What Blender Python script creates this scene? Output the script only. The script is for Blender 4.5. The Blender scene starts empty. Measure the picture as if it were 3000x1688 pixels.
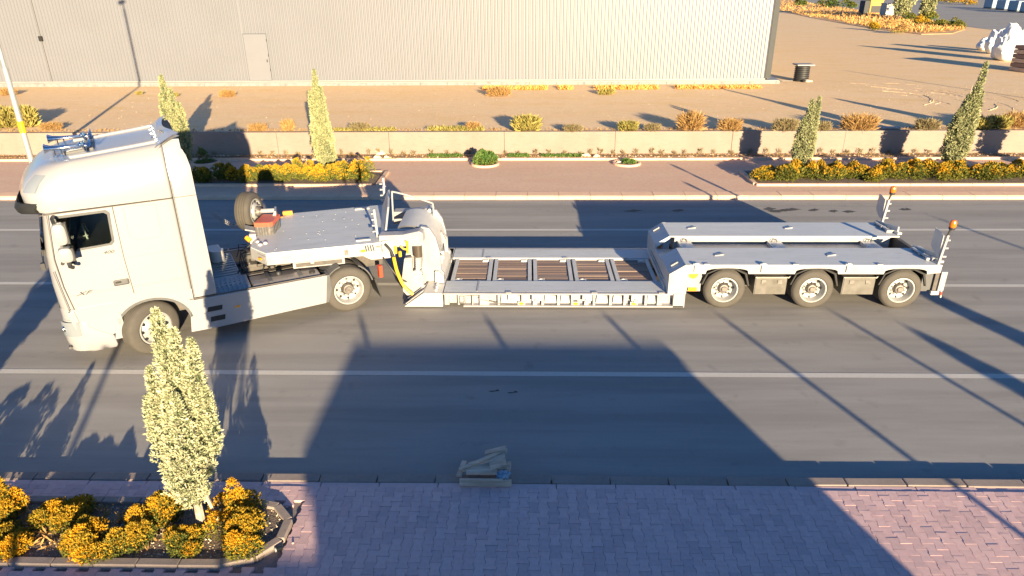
import bpy, bmesh, math, random
import numpy as np
from mathutils import Vector, Matrix, noise
random.seed(7)
sc = bpy.context.scene
col = sc.collection
PI = math.pi

# ------------------------------------------------------------------ camera, world, sun, exposure
CAM_H = 6.3
F_PX, PITCH, YAW, ROLL = 2036.6, 23.69, -1.3616, -0.426
_t, _y, _r = map(math.radians, (PITCH, YAW, ROLL))
FW = Vector((math.sin(_y)*math.cos(_t), math.cos(_y)*math.cos(_t), -math.sin(_t)))
RT0 = Vector((math.cos(_y), -math.sin(_y), 0)); UP0 = RT0.cross(FW)
RT = RT0*math.cos(_r) + UP0*math.sin(_r); UP = -RT0*math.sin(_r) + UP0*math.cos(_r)
cam = bpy.data.cameras.new('camera'); camo = bpy.data.objects.new('camera', cam); col.objects.link(camo)
m = Matrix((RT, UP, -FW)).transposed().to_4x4(); m.translation = (0, 0, CAM_H)
camo.matrix_world = m
cam.sensor_width = 36; cam.lens = F_PX/3000*36; cam.clip_end = 5000; cam.clip_start = 0.1
sc.camera = camo

SUN = Vector((0.33, -1.0, 0.188)).normalized()      # towards the sun
sun_el = math.asin(SUN.z)
w = bpy.data.worlds.new('World'); sc.world = w; w.use_nodes = True
nt = w.node_tree; nt.nodes.clear()
sky = nt.nodes.new('ShaderNodeTexSky'); sky.sky_type = 'NISHITA'; sky.sun_disc = False
sky.sun_elevation = sun_el; sky.sun_rotation = math.atan2(SUN.x, SUN.y)
sky.air_density = 1.0; sky.dust_density = 0.4; sky.ozone_density = 6.0
bg = nt.nodes.new('ShaderNodeBackground'); bg.inputs['Strength'].default_value = 0.07
wo = nt.nodes.new('ShaderNodeOutputWorld')
nt.links.new(sky.outputs[0], bg.inputs[0]); nt.links.new(bg.outputs[0], wo.inputs[0])
sl = bpy.data.lights.new('sun', 'SUN'); sl.energy = 4.9; sl.angle = math.radians(0.5); sl.color = (1.0, 0.80, 0.50)
so = bpy.data.objects.new('sun', sl); col.objects.link(so)
so.rotation_euler = SUN.to_track_quat('Z', 'Y').to_euler(); so.location = (0, -20, 30)
sc.view_settings.view_transform = 'Standard'; sc.view_settings.look = 'None'
sc.view_settings.gamma = 1; sc.view_settings.use_curve_mapping = False
sc.view_settings.exposure = 1.64

def at(px, py, z=0.0, Y=None):
    """where the line of sight of a point of the photograph (3000 px wide) meets height z (or the plane at distance Y)"""
    d = FW + RT*((px-1500)/F_PX) - UP*((py-844)/F_PX)
    t = (z-CAM_H)/d.z if Y is None else Y/d.y
    return Vector((0, 0, CAM_H)) + d*t
def dp(x, y, z=0.0, Y=None): return at(x*1.1646, y*1.1646, z, Y)

# ------------------------------------------------------------------ materials
MATS = {}
def mat(name, color, rough=0.6, metal=0.0, noise_scale=None, vary=0.15, bump=0.0, bump_scale=None, color2=None, spec=0.5,
        coat=0.0, stretch=(1, 1, 1), detail=6, trans=0.0, emis=None, attr=None):
    if name in MATS: return MATS[name]
    m = bpy.data.materials.new(name); m.use_nodes = True
    n = m.node_tree; b = n.nodes['Principled BSDF']; L = n.links
    b.inputs['Roughness'].default_value = rough; b.inputs['Metallic'].default_value = metal
    b.inputs['Specular IOR Level'].default_value = spec; b.inputs['Coat Weight'].default_value = coat
    b.inputs['Coat Roughness'].default_value = 0.20
    c1 = (*color, 1)
    if color2 is None: color2 = tuple(min(1, c*(1-vary)) for c in color)
    c2 = (*color2, 1)
    if attr:
        a = n.nodes.new('ShaderNodeAttribute'); a.attribute_name = attr
        r = n.nodes.new('ShaderNodeValToRGB'); L.new(a.outputs['Fac'], r.inputs[0])
        r.color_ramp.elements[0].color = c1; r.color_ramp.elements[1].color = c2
        L.new(r.outputs[0], b.inputs['Base Color'])
    elif noise_scale:
        tc = n.nodes.new('ShaderNodeTexCoord'); mp = n.nodes.new('ShaderNodeMapping'); mp.inputs['Scale'].default_value = stretch
        L.new(tc.outputs['Object'], mp.inputs[0])
        nz = n.nodes.new('ShaderNodeTexNoise'); nz.inputs['Scale'].default_value = noise_scale; nz.inputs['Detail'].default_value = detail
        L.new(mp.outputs[0], nz.inputs['Vector'])
        r = n.nodes.new('ShaderNodeValToRGB'); r.color_ramp.elements[0].position = 0.3; r.color_ramp.elements[1].position = 0.7
        r.color_ramp.elements[0].color = c1; r.color_ramp.elements[1].color = c2
        L.new(nz.outputs[0], r.inputs[0]); L.new(r.outputs[0], b.inputs['Base Color'])
        if bump:
            n2 = n.nodes.new('ShaderNodeTexNoise'); n2.inputs['Scale'].default_value = bump_scale or noise_scale*6; n2.inputs['Detail'].default_value = 8
            L.new(tc.outputs['Object'], n2.inputs['Vector'])
            bp = n.nodes.new('ShaderNodeBump'); bp.inputs['Strength'].default_value = 1; bp.inputs['Distance'].default_value = bump
            L.new(n2.outputs[0], bp.inputs['Height']); L.new(bp.outputs[0], b.inputs['Normal'])
    else:
        b.inputs['Base Color'].default_value = c1
    if trans: b.inputs['Transmission Weight'].default_value = trans
    if emis: b.inputs['Emission Color'].default_value = (*emis, 1); b.inputs['Emission Strength'].default_value = 1
    MATS[name] = m
    return m

def layered(name, base, layers, rough=0.9, bump=0.004, bscale=60, spec=0.3):
    """base colour mixed with several noise layers: (scale, stretch, lo, hi, colour, amount)"""
    m = bpy.data.materials.new(name); m.use_nodes = True; n = m.node_tree; L = n.links; b = n.nodes['Principled BSDF']
    b.inputs['Roughness'].default_value = rough; b.inputs['Specular IOR Level'].default_value = spec
    tc = n.nodes.new('ShaderNodeTexCoord'); cur = None
    for i, (s, st, lo, hi, c, amt) in enumerate(layers):
        mp = n.nodes.new('ShaderNodeMapping'); mp.inputs['Scale'].default_value = st; mp.inputs['Location'].default_value = (i*3.1, i*7.7, 0)
        L.new(tc.outputs['Object'], mp.inputs[0])
        nz = n.nodes.new('ShaderNodeTexNoise'); nz.inputs['Scale'].default_value = s; nz.inputs['Detail'].default_value = 8; nz.inputs['Roughness'].default_value = 0.62
        L.new(mp.outputs[0], nz.inputs['Vector'])
        mr = n.nodes.new('ShaderNodeMapRange'); mr.inputs['From Min'].default_value = lo; mr.inputs['From Max'].default_value = hi; mr.inputs['To Max'].default_value = amt
        L.new(nz.outputs[0], mr.inputs[0])
        mx = n.nodes.new('ShaderNodeMix'); mx.data_type = 'RGBA'
        L.new(mr.outputs[0], mx.inputs['Factor'])
        if cur is None: mx.inputs['A'].default_value = (*base, 1)
        else: L.new(cur, mx.inputs['A'])
        mx.inputs['B'].default_value = (*c, 1); cur = mx.outputs['Result']
    L.new(cur, b.inputs['Base Color'])
    n2 = n.nodes.new('ShaderNodeTexNoise'); n2.inputs['Scale'].default_value = bscale; n2.inputs['Detail'].default_value = 8
    L.new(tc.outputs['Object'], n2.inputs['Vector'])
    bp = n.nodes.new('ShaderNodeBump'); bp.inputs['Distance'].default_value = bump; bp.inputs['Strength'].default_value = 1
    L.new(n2.outputs[0], bp.inputs['Height']); L.new(bp.outputs[0], b.inputs['Normal'])
    MATS[name] = m
    return m

M = dict(
    asphalt=layered('asphalt', (.350, .328, .305), [(1.2, (.10, 1.4, 1), .42, .60, (.27, .252, .235), .85), (.5, (.3, 2.5, 1), .5, .7, (.41, .385, .36), .7),
            (110, (1, 1, 1), .42, .6, (.16, .15, .15), .35), (220, (1, 1, 1),   .56, .7, (.56, .53, .48), .55), (2.2, (1, 1, 1), .6, .72, (.19, .18, .17), .5)], rough=.9, bump=.002, bscale=180),
    line=layered('line', (.56, .53, .49), [(30, (1, 1, 1), .5, .65, (.40, .38, .36), .5), (3, (.3, 1, 1), .5, .7, (.48, .45, .42), .5)], bump=.001, bscale=150),
    paver=mat('paver', (.68, .455, .445), .85, noise_scale=14, color2=(.58, .385, .375), bump=.0012, bump_scale=160),
    paver2=mat('paver2', (.72, .49, .47), .85, noise_scale=14, color2=(.62, .415, .40), bump=.0012, bump_scale=160),
    paver3=mat('paver3', (.62, .42, .415), .85, noise_scale=14, color2=(.53, .36, .355), bump=.0012, bump_scale=160),
    joint=mat('joint', (.20, .165, .15), .95, noise_scale=40, color2=(.27, .22, .20)),
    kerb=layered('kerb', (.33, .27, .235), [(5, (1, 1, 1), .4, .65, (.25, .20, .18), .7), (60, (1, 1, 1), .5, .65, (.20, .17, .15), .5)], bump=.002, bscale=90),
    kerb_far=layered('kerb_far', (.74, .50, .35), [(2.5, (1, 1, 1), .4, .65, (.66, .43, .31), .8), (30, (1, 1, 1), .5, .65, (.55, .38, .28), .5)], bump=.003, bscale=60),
    pave_far=layered('pave_far', (.66, .425, .30), [(.9, (.3, 1, 1), .4, .65, (.70, .485, .35), .8), (12, (1, 1, 1), .45, .62, (.50, .33, .26), .45), (45, (1, 1, 1), .5, .62, (.66, .48, .38), .4)], bump=.004, bscale=26),
    sand=layered('sand', (.84, .575, .325), [(.28, (.3, 1.3, 1), .42, .62, (.84, .61, .375), .9), (.9, (.4, 1, 1), .5, .68, (.78, .52, .23), .8),
            (4, (.5, 1.4, 1), .5, .64, (.66, .46, .29), .55), (9, (1, 1, 1), .5, .66, (.90, .70, .50), .7), (34, (1, 1, 1), .52, .66, (.60, .42, .28), .5)], bump=.012, bscale=11, spec=.05),
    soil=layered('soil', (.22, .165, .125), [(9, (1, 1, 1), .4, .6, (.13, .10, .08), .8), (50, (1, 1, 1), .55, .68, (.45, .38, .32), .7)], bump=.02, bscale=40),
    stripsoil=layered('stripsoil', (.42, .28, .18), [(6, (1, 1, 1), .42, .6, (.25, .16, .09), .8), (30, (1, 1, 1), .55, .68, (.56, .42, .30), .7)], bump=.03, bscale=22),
    wallc=layered('wallc', (.285, .225, .19), [(1.3, (1, 1, .6), .42, .65, (.262, .20, .165), .8), (8, (.6, 1, 2), .52, .7, (.21, .165, .14), .5)], rough=.8, bump=.004, bscale=30),
    clad=mat('clad', (.182, .185, .208), .46, .10, noise_scale=.5, color2=(.172, .175, .196), spec=.6),
    door=mat('door', (.178, .18, .20), .45, noise_scale=2, vary=.04),
    trim=mat('trim', (.065, .068, .07), .85, noise_scale=3, vary=.12),
    plinth=mat('plinth', (.16, .165, .17), .7, noise_scale=5, color2=(.26, .265, .26)),
    flash=mat('flash', (.28, .27, .26), .5, noise_scale=3, vary=.1),
    paint=mat('paint', (.31, .305, .318), .30, noise_scale=1.2, vary=.03, coat=.8),
    seam=mat('seam', (.10, .085, .075), .7),
    silver=mat('silver', (.60, .585, .56), .42, .15, noise_scale=2.2, color2=(.52, .51, .49), bump=.0006, bump_scale=30),
    tpaint=mat('tpaint', (.37, .368, .385), .38, .05, noise_scale=3, color2=(.31, .30, .305)),
    deckp=layered('deckp', (.50, .515, .53), [(2, (.4, 2, 1), .4, .65, (.56, .58, .59), .8), (6, (.25, 2.5, 1), .54, .70, (.38, .375, .36), .6), (60, (1, 1, 1), .60, .68, (.34, .29, .25), .5), (3.1, (1, 1, 1), .62, .72, (.33, .29, .25), .5)], rough=.5, bump=.0008, bscale=60, spec=.5),
    dark=mat('dark', (.018, .018, .019), .6, noise_scale=4, vary=.4),
    chassis=mat('chassis', (.07, .065, .06), .65, noise_scale=8, color2=(.13, .11, .095)),
    plast=mat('plast', (.10, .10, .105), .55, noise_scale=6, vary=.2),
    tank=mat('tank', (.27, .25, .25), .42, .5, noise_scale=5, color2=(.21, .19, .185)),
    treadplate=mat('treadplate', (.34, .36, .37), .45, .6, noise_scale=9, vary=.2),
    tyre=mat('tyre', (.085, .076, .066), .85, noise_scale=7, color2=(.070, .062, .054), bump=.002, bump_scale=50),
    rim=mat('rim', (.46, .46, .455), .38, .35, noise_scale=8, vary=.12),
    hub=mat('hub', (.24, .225, .21), .55, .4, noise_scale=14, color2=(.12, .10, .09)),
    chrome=mat('chrome', (.75, .77, .8), .12, 1.0),
    glass=mat('glass', (.012, .014, .012), .04, spec=.8),
    lens=mat('lens', (.30, .33, .36), .12, .3, spec=.8),
    amber=mat('amber', (.85, .34, .02), .3),
    beacon=mat('beacon', (.80, .17, .01), .18, spec=.7, coat=.5),
    red=mat('red', (.75, .07, .03), .35),
    redbox=mat('redbox', (.58, .115, .06), .45, noise_scale=6, vary=.12),
    hose=mat('hose', (.85, .42, .01), .45),
    yellow=mat('yellow', (.85, .55, .01), .5),
    rubber=mat('rubber', (.03, .03, .032), .55),
    bluebox=mat('bluebox', (.12, .22, .42), .6),
    wood=mat('wood', (.30, .205, .160), .75, noise_scale=5, color2=(.225, .15, .118), stretch=(.25, 3, 1), bump=.002, bump_scale=25),
    wood2=mat('wood2', (.35, .25, .19), .75, noise_scale=5, color2=(.26, .18, .14), stretch=(.25, 3, 1), bump=.002, bump_scale=25),
    oldwood=mat('oldwood', (.78, .58, .42), .85, noise_scale=8, color2=(.40, .30, .22), stretch=(.3, 2, 2), bump=.003, bump_scale=30),
    stake=mat('stake', (.62, .47, .31), .8, noise_scale=9, vary=.2),
    bark=mat('bark', (.55, .46, .36), .9, noise_scale=14, color2=(.26, .21, .16), bump=.01, bump_scale=30),
    steel=mat('steel', (.50, .50, .45), .4, .5, noise_scale=4, vary=.15),
    stainless=mat('stainless', (.24, .225, .205), .35, .5, noise_scale=5, color2=(.15, .138, .12), bump=.001, bump_scale=14),
    stone=mat('stone', (.72, .60, .47), .85, noise_scale=6, color2=(.55, .44, .33), bump=.01, bump_scale=14),
    bluerag=mat('bluerag', (.04, .14, .26), .5, noise_scale=12, color2=(.35, .48, .55)),
    whitebag=mat('whitebag', (.74, .75, .76), .5, noise_scale=1.2, color2=(.60, .63, .68)),
    stain=mat('stain', (.045, .043, .042), .7, noise_scale=12, color2=(.09, .085, .08)),
    concrete=mat('concrete', (.55, .52, .47), .85, noise_scale=3, vary=.2),
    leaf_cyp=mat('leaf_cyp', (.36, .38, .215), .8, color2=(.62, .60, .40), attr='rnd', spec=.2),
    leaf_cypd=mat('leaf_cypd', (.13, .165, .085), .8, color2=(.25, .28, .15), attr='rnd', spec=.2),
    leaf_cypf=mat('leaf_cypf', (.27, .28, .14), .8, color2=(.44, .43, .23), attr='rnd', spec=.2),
    leaf_gold=mat('leaf_gold', (.25, .20, .025), .75, color2=(.66, .33, .014), attr='rnd', spec=.2),
    leaf_olive=mat('leaf_olive', (.06, .085, .02), .8, color2=(.22, .20, .03), attr='rnd', spec=.2),
    leaf_green=mat('leaf_green', (.05, .12, .025), .8, color2=(.16, .24, .06), attr='rnd', spec=.2),
    weed=mat('weed', (.30, .17, .06), .85, color2=(.50, .31, .12), attr='rnd', spec=.2),
    weedg=mat('weedg', (.21, .19, .05), .85, color2=(.42, .34, .10), attr='rnd', spec=.2),
    sprig=mat('sprig', (.19, .16, .08), .85, color2=(.33, .25, .13), attr='rnd', spec=.2),
)

# ------------------------------------------------------------------ builders
def tag(o, label=None, cat=None, group=None, kind=None):
    if label: o['label'] = label
    if cat: o['category'] = cat
    if group: o['group'] = group
    if kind: o['kind'] = kind
    return o
def empty(name, loc=(0, 0, 0), rz=0, parent=None):
    o = bpy.data.objects.new(name, None); col.objects.link(o); o.location = loc; o.rotation_euler = (0, 0, rz); o.empty_display_size = .2
    if parent: o.parent = parent
    return o
def link(name, me, parent=None, loc=None):
    o = bpy.data.objects.new(name, me); col.objects.link(o)
    if parent: o.parent = parent
    if loc is not None: o.location = loc
    return o
def copy_tree(o, parent=None):
    c = o.copy(); col.objects.link(c); c.parent = parent
    for ch in [x for x in bpy.data.objects if x.parent == o]: copy_tree(ch, c)
    return c

class MB:
    def __init__(s, tm=None): s.v = []; s.f = []; s.mi = []; s.tm = tm; s.cur = 0
    def add(s, vs, fs):
        b = len(s.v)
        for p in vs:
            p = Vector(p)
            if s.tm: p = s.tm @ p
            s.v.append(p)
        for f in fs: s.f.append([b+i for i in f]); s.mi.append(s.cur)
        return s
    def box(s, a, b, taper=None):
        (x0, y0, z0), (x1, y1, z1) = [(min(p, q)) for p, q in zip(a, b)], [(max(p, q)) for p, q in zip(a, b)]
        vs = [(x0, y0, z0), (x1, y0, z0), (x1, y1, z0), (x0, y1, z0), (x0, y0, z1), (x1, y0, z1), (x1, y1, z1), (x0, y1, z1)]
        return s.add(vs, [(0, 3, 2, 1), (4, 5, 6, 7), (0, 1, 5, 4), (1, 2, 6, 5), (2, 3, 7, 6), (3, 0, 4, 7)])
    def prism(s, pts, z0, z1, axis='z'):
        """polygon pts extruded along axis"""
        n = len(pts)
        def P(a, b, c): return {'z': (a, b, c), 'y': (a, c, b), 'x': (c, a, b)}[axis]
        vs = [P(a, b, z0) for a, b in pts] + [P(a, b, z1) for a, b in pts]
        return s.add(vs, [tuple(range(n-1, -1, -1)), tuple(range(n, 2*n))] + [(i, (i+1) % n, n+(i+1) % n, n+i) for i in range(n)])
    def beam(s, p, q, wd, ht=None, up=(0, 0, 1)):
        ht = ht or wd; p = Vector(p); q = Vector(q); d = (q-p).normalized(); u = Vector(up)
        if abs(d.dot(u)) > .98: u = Vector((0, 1, 0))
        r = d.cross(u).normalized(); u = r.cross(d)
        vs = [c + r*a*wd/2 + u*b*ht/2 for c in (p, q) for a, b in ((-1, -1), (1, -1), (1, 1), (-1, 1))]
        return s.add(vs, [(3, 2, 1, 0), (4, 5, 6, 7), (0, 1, 5, 4), (1, 2, 6, 5), (2, 3, 7, 6), (3, 0, 4, 7)])
    def tube(s, pts, r, n=8, caps=True):
        pts = [Vector(p) for p in pts]; rs = r if isinstance(r, (list, tuple)) else [r]*len(pts)
        vs = []; prev = None
        for i, p in enumerate(pts):
            d = (pts[min(i+1, len(pts)-1)] - pts[max(i-1, 0)]).normalized()
            if prev is None: u = d.orthogonal().normalized()
            else: u = (prev - d*prev.dot(d)).normalized()
            prev = u; v = d.cross(u)
            vs += [p + (u*math.cos(a) + v*math.sin(a))*rs[i] for a in [2*PI*k/n for k in range(n)]]
        fs = [(i*n+k, i*n+(k+1) % n, (i+1)*n+(k+1) % n, (i+1)*n+k) for i in range(len(pts)-1) for k in range(n)]
        if caps: fs += [tuple(range(n-1, -1, -1)), tuple(range((len(pts)-1)*n, len(pts)*n))]
        return s.add(vs, fs)
    def lathe(s, prof, c=(0, 0, 0), axis='z', n=24, close=False, caps=True):
        """prof: list of (radius, height)"""
        vs = []
        for r, h in prof:
            for k in range(n):
                a = 2*PI*k/n; x, y = r*math.cos(a), r*math.sin(a)
                p = {'z': (x, y, h), 'y': (x, h, y), 'x': (h, x, y)}[axis]
                vs.append((p[0]+c[0], p[1]+c[1], p[2]+c[2]))
        m_ = len(prof); fs = []
        for i in range(m_ if close else m_-1):
            j = (i+1) % m_
            fs += [(i*n+k, i*n+(k+1) % n, j*n+(k+1) % n, j*n+k) for k in range(n)]
        if not close and caps:
            fs += [tuple(range(n-1, -1, -1)), tuple(range((m_-1)*n, m_*n))]
        return s.add(vs, fs)
    def grid(s, rows, close=False):
        n = len(rows[0]); vs = [p for r in rows for p in r]
        fs = [(i*n+k, i*n+(k+1) % n, (i+1)*n+(k+1) % n, (i+1)*n+k) for i in range(len(rows)-1) for k in range(n if close else n-1)]
        return s.add(vs, fs)
    def mesh(s, name, mats, smooth=False, bevel=0, wn=False):
        me = bpy.data.meshes.new(name); me.from_pydata([tuple(v) for v in s.v], [], s.f)
        if not isinstance(mats, (list, tuple)): mats = [mats]
        for m_ in mats: me.materials.append(m_)
        me.polygons.foreach_set('material_index', s.mi)
        bm = bmesh.new(); bm.from_mesh(me)
        bmesh.ops.recalc_face_normals(bm, faces=bm.faces)
        if bevel: bmesh.ops.bevel(bm, geom=[e for e in bm.edges if e.is_manifold and e.calc_face_angle(0) > .5], offset=bevel, segments=2, affect='EDGES', profile=.5)
        bm.to_mesh(me); bm.free()
        if smooth:
            me.polygons.foreach_set('use_smooth', [True]*len(me.polygons))
            me.set_sharp_from_angle(angle=math.radians(38))
        return me
    def build(s, name, mats, parent=None, smooth=False, bevel=0, loc=None):
        return link(name, s.mesh(name, mats, smooth, bevel), parent, loc)

# foliage: sprays of slender leaf blades
def sprays(name, P, D, size, mats, k=5, wid=.28, spread=.6, seed=0, matidx=None, parent=None, curl=0.0, rnd=None):
    rg = np.random.default_rng(seed); P = np.asarray(P, float); D = np.asarray(D, float)
    D /= np.linalg.norm(D, axis=1)[:, None]; N = len(P)
    S = np.broadcast_to(np.asarray(size, float), (N,))
    P = np.repeat(P, k, 0); D = np.repeat(D, k, 0); S = np.repeat(S, k)*rg.uniform(.6, 1.15, N*k)
    d = D + rg.normal(0, spread, (N*k, 3)); d /= np.linalg.norm(d, axis=1)[:, None]
    r = rg.normal(0, 1, (N*k, 3)); side = np.cross(d, r); side /= np.linalg.norm(side, axis=1)[:, None]
    a = P; mid = P + d*S[:, None]*.55; tip = P + d*S[:, None]; tip[:, 2] += curl*S
    wv = side*(S*wid*.5)[:, None]
    V = np.stack([a, mid + wv, tip, mid - wv], 1).reshape(-1, 3)
    n = N*k
    me = bpy.data.meshes.new(name); me.vertices.add(4*n); me.vertices.foreach_set('co', V.ravel())
    me.loops.add(4*n); me.loops.foreach_set('vertex_index', np.arange(4*n))
    me.polygons.add(n); me.polygons.foreach_set('loop_start', np.arange(0, 4*n, 4)); me.polygons.foreach_set('loop_total', np.full(n, 4))
    for m_ in (mats if isinstance(mats, (list, tuple)) else [mats]): me.materials.append(m_)
    if matidx is not None: me.polygons.foreach_set('material_index', np.repeat(np.asarray(matidx, int), k))
    at_ = me.attributes.new('rnd', 'FLOAT', 'FACE')
    rv = rg.random(n) if rnd is None else np.clip(np.repeat(rnd, k) + rg.normal(0, .15, n), 0, 1)
    at_.data.foreach_set('value', rv.astype(np.float32))
    me.update(calc_edges=True)
    return link(name, me, parent)

# ------------------------------------------------------------------ the ground and the road
Y_NK, Y_FK = 7.74, 21.33                 # road edges
ZP, ZF, ZL = 0.09, 0.12, 1.0             # near pavement, far pavement, gravel lot
mb = MB(); mb.box((-900, -400, -1.5), (900, 27.2, -.30)); tag(mb.build('ground', M['sand']), kind='structure')
def sheet(name, x0, x1, y0, y1, z, m_, parent=None, nx=1, ny=1, amp=0, th=.25):
    mb = MB(); mb.box((x0, y0, z-th), (x1, y1, z)); return mb.build(name, m_, parent)
road = tag(sheet('road', -120, 120, Y_NK, Y_FK, 0.0, M['asphalt']), kind='structure')
for (a, b, y0) in [((0, 674), (2900, 673.4), 0), ((0, 830), (2900, 837), 0), ((0, 1088), (2900, 1102.5), 0)]:
    p, q = at(*a), at(*b); s = (q.y-p.y)/(q.x-p.x); yy = lambda x: p.y + s*(x-p.x)
    wv = .075
    mb = MB(); xs = [-60, 60]
    mb.add([(xs[0], yy(xs[0])-wv, .004), (xs[1], yy(xs[1])-wv, .004), (xs[1], yy(xs[1])+wv, .004), (xs[0], yy(xs[0])+wv, .004)], [(0, 1, 2, 3)])
    mb.build('lane_line', M['line'], road)
# oil smears near the far kerb
rs = random.Random(3)
for (x, y) in [(2250, 612), (2272, 618), (2312, 614), (2380, 616), (2437, 619), (2482, 620), (2650, 614), (1980, 617), (1850, 618), (1440, 1146), (1492, 1150)]:
    c = at(x, y); mb = MB(); n = 14; L = rs.uniform(.14, .34) if y < 900 else .05
    pts = [(c.x + L*math.cos(2*PI*k/n)*rs.uniform(.5, 1.1) + (.1 if k < n/2 else 0), c.y + (.16 if y < 900 else .05)*math.sin(2*PI*k/n)*rs.uniform(.4, 1.1)) for k in range(n)]
    mb.add([(a, b, .004) for a, b in pts], [tuple(range(n))]); mb.build('oil_stain', M['stain'], road)

# near pavement: kerbstones, border strip, interlocking pavers
npv = tag(sheet('near_pavement', -60, 60, -30, 7.50, ZP-.035, M['joint'], th=.3), kind='structure')
nk = tag(empty('near_kerb', (0, Y_NK, 0)), kind='structure')
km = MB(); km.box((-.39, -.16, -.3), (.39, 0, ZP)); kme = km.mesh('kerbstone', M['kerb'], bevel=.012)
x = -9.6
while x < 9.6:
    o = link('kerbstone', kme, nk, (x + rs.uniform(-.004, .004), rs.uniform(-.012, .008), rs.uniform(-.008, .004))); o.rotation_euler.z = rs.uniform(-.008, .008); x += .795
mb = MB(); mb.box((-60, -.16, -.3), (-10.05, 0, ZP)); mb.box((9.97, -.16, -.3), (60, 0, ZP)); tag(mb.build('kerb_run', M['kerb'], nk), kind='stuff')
bm_ = MB(); bm_.box((-.395, -.05, -.2), (.395, .05, 0)); bme = bm_.mesh('border_slab', M['paver2'], bevel=.006)
x = -9.6
while x < 9.6:
    link('border_slab', bme, npv, (x, 7.52, ZP-.012 + rs.uniform(-.003, .003))); x += .8
# bone-shaped paver 0.2 long (y), nests in columns
PW, PL = .128, .190
wd, ws = .073, .055
gap = .002
def bone(sx=1.0):
    h = PL/2-gap; a = wd-gap; b = ws-gap
    return [(-a, -h), (a, -h), (a, -h+.034), (b, -h+.060), (b, h-.060), (a, h-.034), (a, h), (-a, h), (-a, h-.034), (-b, h-.060), (-b, -h+.060), (-a, -h+.034)]
pmesh = []
for mm in ('paver', 'paver2', 'paver3'):
    q = MB(); q.prism(bone(), -.06, 0); pmesh.append(q.mesh('paver', M[mm], bevel=0))
def in_bed(x, y): return x < -2.95 and 6.0 < y < 7.18
cells = []
cx = -9.0; ci = 0
while cx < 9.0:
    yy0 = 7.47 - PL/2 - (PL/2 if ci % 2 else 0); y = yy0
    while y > 3.6:
        if not in_bed(cx, y): cells.append((cx, y))
        y -= PL
    cx += PW; ci += 1
def vis(c):
    p = Vector((c[0], c[1], ZP)) - Vector((0, 0, CAM_H)); z = p.dot(FW); u = 1500 + F_PX*p.dot(RT)/z; v = 844 - F_PX*p.dot(UP)/z
    return (-60 < u < 3060 and v < 1720), z
cells = [(vis(c)[1], c) for c in cells if vis(c)[0]]; cells.sort()
rest = MB()
bone_pts = bone()
for i, (z, (x, y)) in enumerate(cells):
    dz = rs.uniform(-.002, .002) + .003*noise.noise((x*1.5, y*1.5, 0)); k = rs.choice((0, 0, 1, 1, 2))
    if i < 300:
        o = link('paver', pmesh[k], npv, (x, y, ZP+dz)); o.rotation_euler = (rs.uniform(-.012, .012), rs.uniform(-.012, .012), rs.uniform(-.02, .02))
    else:
        rest.cur = k
        ca, sa = 1, rs.uniform(-.02, .02); tx, ty = rs.uniform(-.012, .012), rs.uniform(-.012, .012)
        pts = [(x+a*ca-b*sa, y+a*sa+b*ca) for a, b in bone_pts]
        n = 12
        rest.add([(a, b, ZP-.06) for a, b in pts] + [(a, b, ZP+dz+(a-x)*tx+(b-y)*ty) for a, b in pts], [tuple(range(n, 2*n))] + [(j, (j+1) % n, n+(j+1) % n, n+j) for j in range(n)])
# half stones that close the edge against the border
for j in range(int(18/PW)):
    x = -9.0 + j*PW
    if j % 2 and -9 < x < 9:
        rest.cur = rs.choice((0, 1, 2)); rest.prism([(x-wd+gap, 7.377), (x+wd-gap, 7.377), (x+wd-gap, 7.409), (x+ws-gap, 7.435), (x+ws-gap, 7.468), (x-ws+gap, 7.468), (x-ws+gap, 7.435), (x-wd+gap, 7.409)], ZP-.06, ZP+rs.uniform(-.002, .001))
tag(rest.build('paver_field', [M['paver'], M['paver2'], M['paver3']], npv), kind='stuff')

# planting bed in the near pavement
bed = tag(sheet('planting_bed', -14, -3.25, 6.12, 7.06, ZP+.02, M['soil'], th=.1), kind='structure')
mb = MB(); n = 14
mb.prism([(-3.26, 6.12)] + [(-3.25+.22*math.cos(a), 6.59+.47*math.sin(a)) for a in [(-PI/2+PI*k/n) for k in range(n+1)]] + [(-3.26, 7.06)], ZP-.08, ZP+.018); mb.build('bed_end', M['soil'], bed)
em = MB(); em.box((-.245, -.055, -.1), (.245, .055, .055)); eme = em.mesh('edging_stone', M['kerb'], bevel=.01)
for yy_ in (6.06, 7.12):
    x = -9.3
    while x < -3.6:
        o = link('edging_stone', eme, bed, (x, yy_, ZP)); o.rotation_euler.z = rs.uniform(-.01, .01); x += .5
for (a, b) in [((-3.6, 6.06), (-3.22, 6.18)), ((-3.22, 6.18), (-3.0, 6.45)), ((-3.0, 6.45), (-3.0, 6.78)), ((-3.0, 6.78), (-3.22, 7.03)), ((-3.22, 7.03), (-3.6, 7.12))]:
    q = MB(); q.beam((a[0], a[1], ZP-.02), (b[0], b[1], ZP-.02), .11, .155); q.build('edging_stone', M['kerb'], bed, bevel=.01)
mb = MB(); rp = random.Random(5)
for i in range(900):
    x, y = rp.uniform(-7.6, -3.1), rp.uniform(6.14, 7.04); s_ = rp.uniform(.004, .016)
    mb.add([(x-s_, y, ZP+.02), (x, y-s_, ZP+.02), (x+s_, y, ZP+.02), (x, y+s_, ZP+.02), (x, y, ZP+.02+s_)], [(0, 1, 4), (1, 2, 4), (2, 3, 4), (3, 0, 4)])
tag(mb.build('bed_gravel', M['stone'], bed), kind='stuff')

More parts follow.
